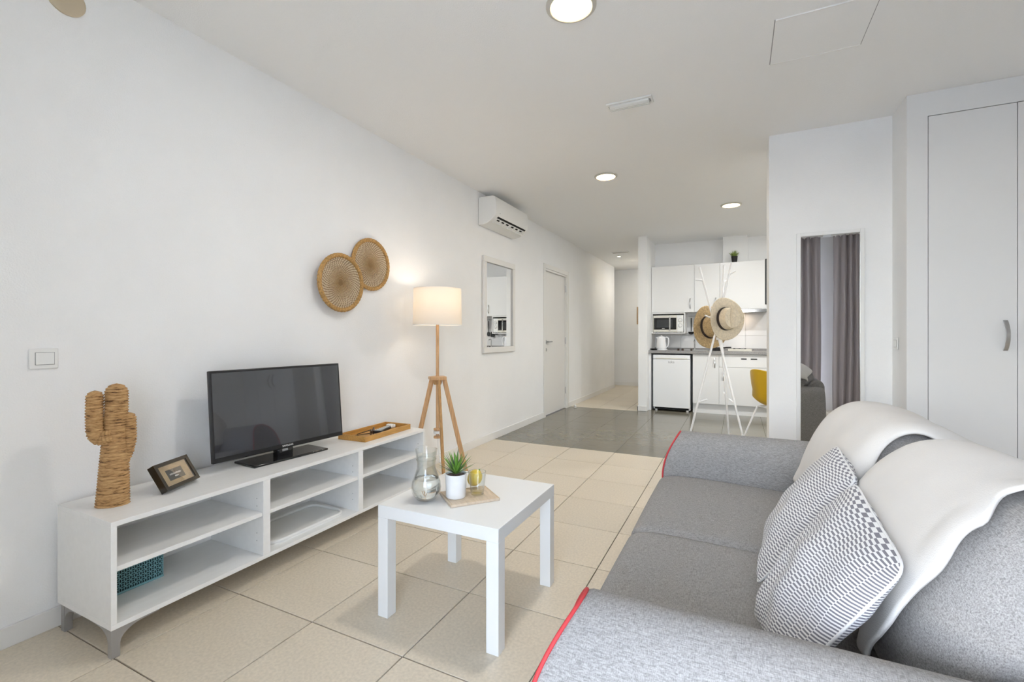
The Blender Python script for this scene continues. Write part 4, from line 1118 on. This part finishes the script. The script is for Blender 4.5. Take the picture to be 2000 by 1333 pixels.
# kettle
t = thing('kettle', 'white electric kettle on the worktop below the microwave', 'kettle', (1.335, 7.43, .9055), math.radians(-6))
MB().lathe([(.085,0),(.088,.006),(.085,.018),(.03,.02)], 32).build('power_base', 'kettle_white', t, smooth=40)
MB().lathe([(.074,.02),(.077,.03),(.072,.10),(.062,.175),(.058,.19),(.05,.205),(.02,.212),(.001,.213)], 32).build('vessel', 'kettle_white', t, smooth=50)
MB().tube([(.058,0,.19),(.085,0,.198),(.105,0,.18),(.11,0,.12),(.10,0,.06),(.078,0,.045)], .011, 10).build('handle', 'kettle_white', t, smooth=60)
MB().prism([(-.055,.165),(-.085,.195),(-.05,.2)], -.018, .018, 'y').build('spout', 'kettle_white', t, bevel=.003)
B(.0655,.072,-.008,.008,.06,.15).build('water_gauge', 'grey_mark', t)
MB().lathe([(.014,.212),(.016,.222),(.001,.226)], 14).build('lid_knob', 'kettle_white', t, smooth=50)
tag(MB().lathe([(.001,0),(.04,.0),(.055,.022),(.052,.022),(.038,.004),(.001,.004)], 24, (1.235,7.36,.9055), cap=False).build('small_dish', 'black_plastic', smooth=40), 'small dark dish on the worktop beside the kettle', 'dish')
# hob
t = thing('gas_hob', 'cream fronted two plate hob with three knobs on the worktop', 'hob', (2.42, 7.33, .9055))
B(-.15,.15,0,.40,0,.022).build('body', 'plastic_cream', t, bevel=.003)
B(-.152,.152,-.008,0,0,.030).build('front_panel', 'plastic_cream', t, bevel=.002)
for y in (.12,.29): MB().lathe([(.075,.022),(.075,.030),(.06,.034),(.001,.034)], 28, (0,y,0)).build('hot_plate', 'black_plastic', t, smooth=40)
for x in (-.07,.0,.07): MB().lathe([(.015,0),(.014,.020),(.001,.021)], 16, (x,.02,.022)).build('knob', 'black_plastic', t, smooth=40)
# black pan + sink
t = thing('saucepan', 'small black saucepan on the worktop beside the hob', 'saucepan', (2.12, 7.40, .9055))
MB().lathe([(.001,0),(.068,0),(.072,.05),(.069,.05),(.065,.004),(.001,.004)], 28, cap=False).build('vessel', 'black_plastic', t, smooth=40)
MB().tube([(.07,0,.04),(.13,-.03,.05),(.19,-.06,.052)], .008, 8).build('handle', 'black_plastic', t, smooth=50)
t = thing('kitchen_sink', 'steel sink set in the worktop between kettle and saucepan', 'sink', (1.80, 7.48, .9055))
rm = MB(); pthS = rrect(-.21,.21,-.20,.20,.05)
MB().tube([(x,y,.003) for x,y in pthS], .003, 8, closed=True).build('rim', 'steel', t, smooth=60)
MB().prism(rrect(-.205,.205,-.195,.195,.05), .0004, .0016, 'z').build('basin', 'steel', t)
MB().tube([(.0,.17,0),(0,.17,.13),(0,.15,.155),(0,.10,.15),(0,.06,.13)], .010, 10).build('tap', 'chrome', t, smooth=50)
for k, x in enumerate((1.605, 1.665, 1.785)):
    b = thing('spice_jar', 'small dark lidded jar at the front of the sink', 'jar', (x, 7.235, .9055), group='dark jars on the worktop')
    MB().lathe([(.014,0),(.015,.004),(.015,.024),(.001,.025)], 14).build('vessel', 'brown_lens', b, smooth=40); MB().lathe([(.0155,.024),(.0155,.032),(.001,.033)], 14).build('lid', 'black_plastic', b, smooth=40)
# plant on cupboard
t = thing('potted_grass', 'small grassy plant in a black pot on top of the wall cupboard', 'potted plant', (2.352, 7.52, 2.2005))
MB().lathe([(.001,0),(.034,0),(.043,.085),(.046,.09),(.041,.09),(.038,.078),(.001,.078)], 28, cap=False).build('pot', 'pot_black', t, smooth=40)
gm = MB(); rnd = random.Random(9)
for i in range(130):
    a = rnd.uniform(0,2*PI); el = rnd.uniform(.8,1.5); ln = rnd.uniform(.07,.12); r_ = rnd.uniform(0,.03)
    leaf(gm, a, el, ln, .003, (r_*math.cos(a), r_*math.sin(a), .078))
gr = gm.build('grass', 'grass_green', t, smooth=50); gr['kind'] = 'stuff'

# hall: wooden panel on the end wall, door stop
t = thing('wooden_panel', 'brown wooden panel on the hallway end wall beside the divider wall', 'wall panel', (.50, 10.5, 1.57))
B(-.125,.125,-.022,-.001,-.195,.195).build('board', 'wood_brown', t, bevel=.003)
for x in (-.06,.0,.06): MB().tube([(x,-.022,-.10),(x,-.045,-.10),(x,-.05,-.085)], .004, 6).build('hook', 'steel', t, smooth=50)
t = thing('door_stop', 'small round white door stop on the floor by the door frame', 'door stop', (.10, 6.96, 0))
MB().lathe([(.022,0),(.022,.012),(.018,.02),(.018,.034),(.012,.04),(.001,.041)], 20).build('cap', 'plastic_white', t, smooth=40)
MB().lathe([(.0225,.012),(.0235,.016),(.0225,.02)], 20, cap=False).build('ring', 'grey_mark', t, smooth=60)
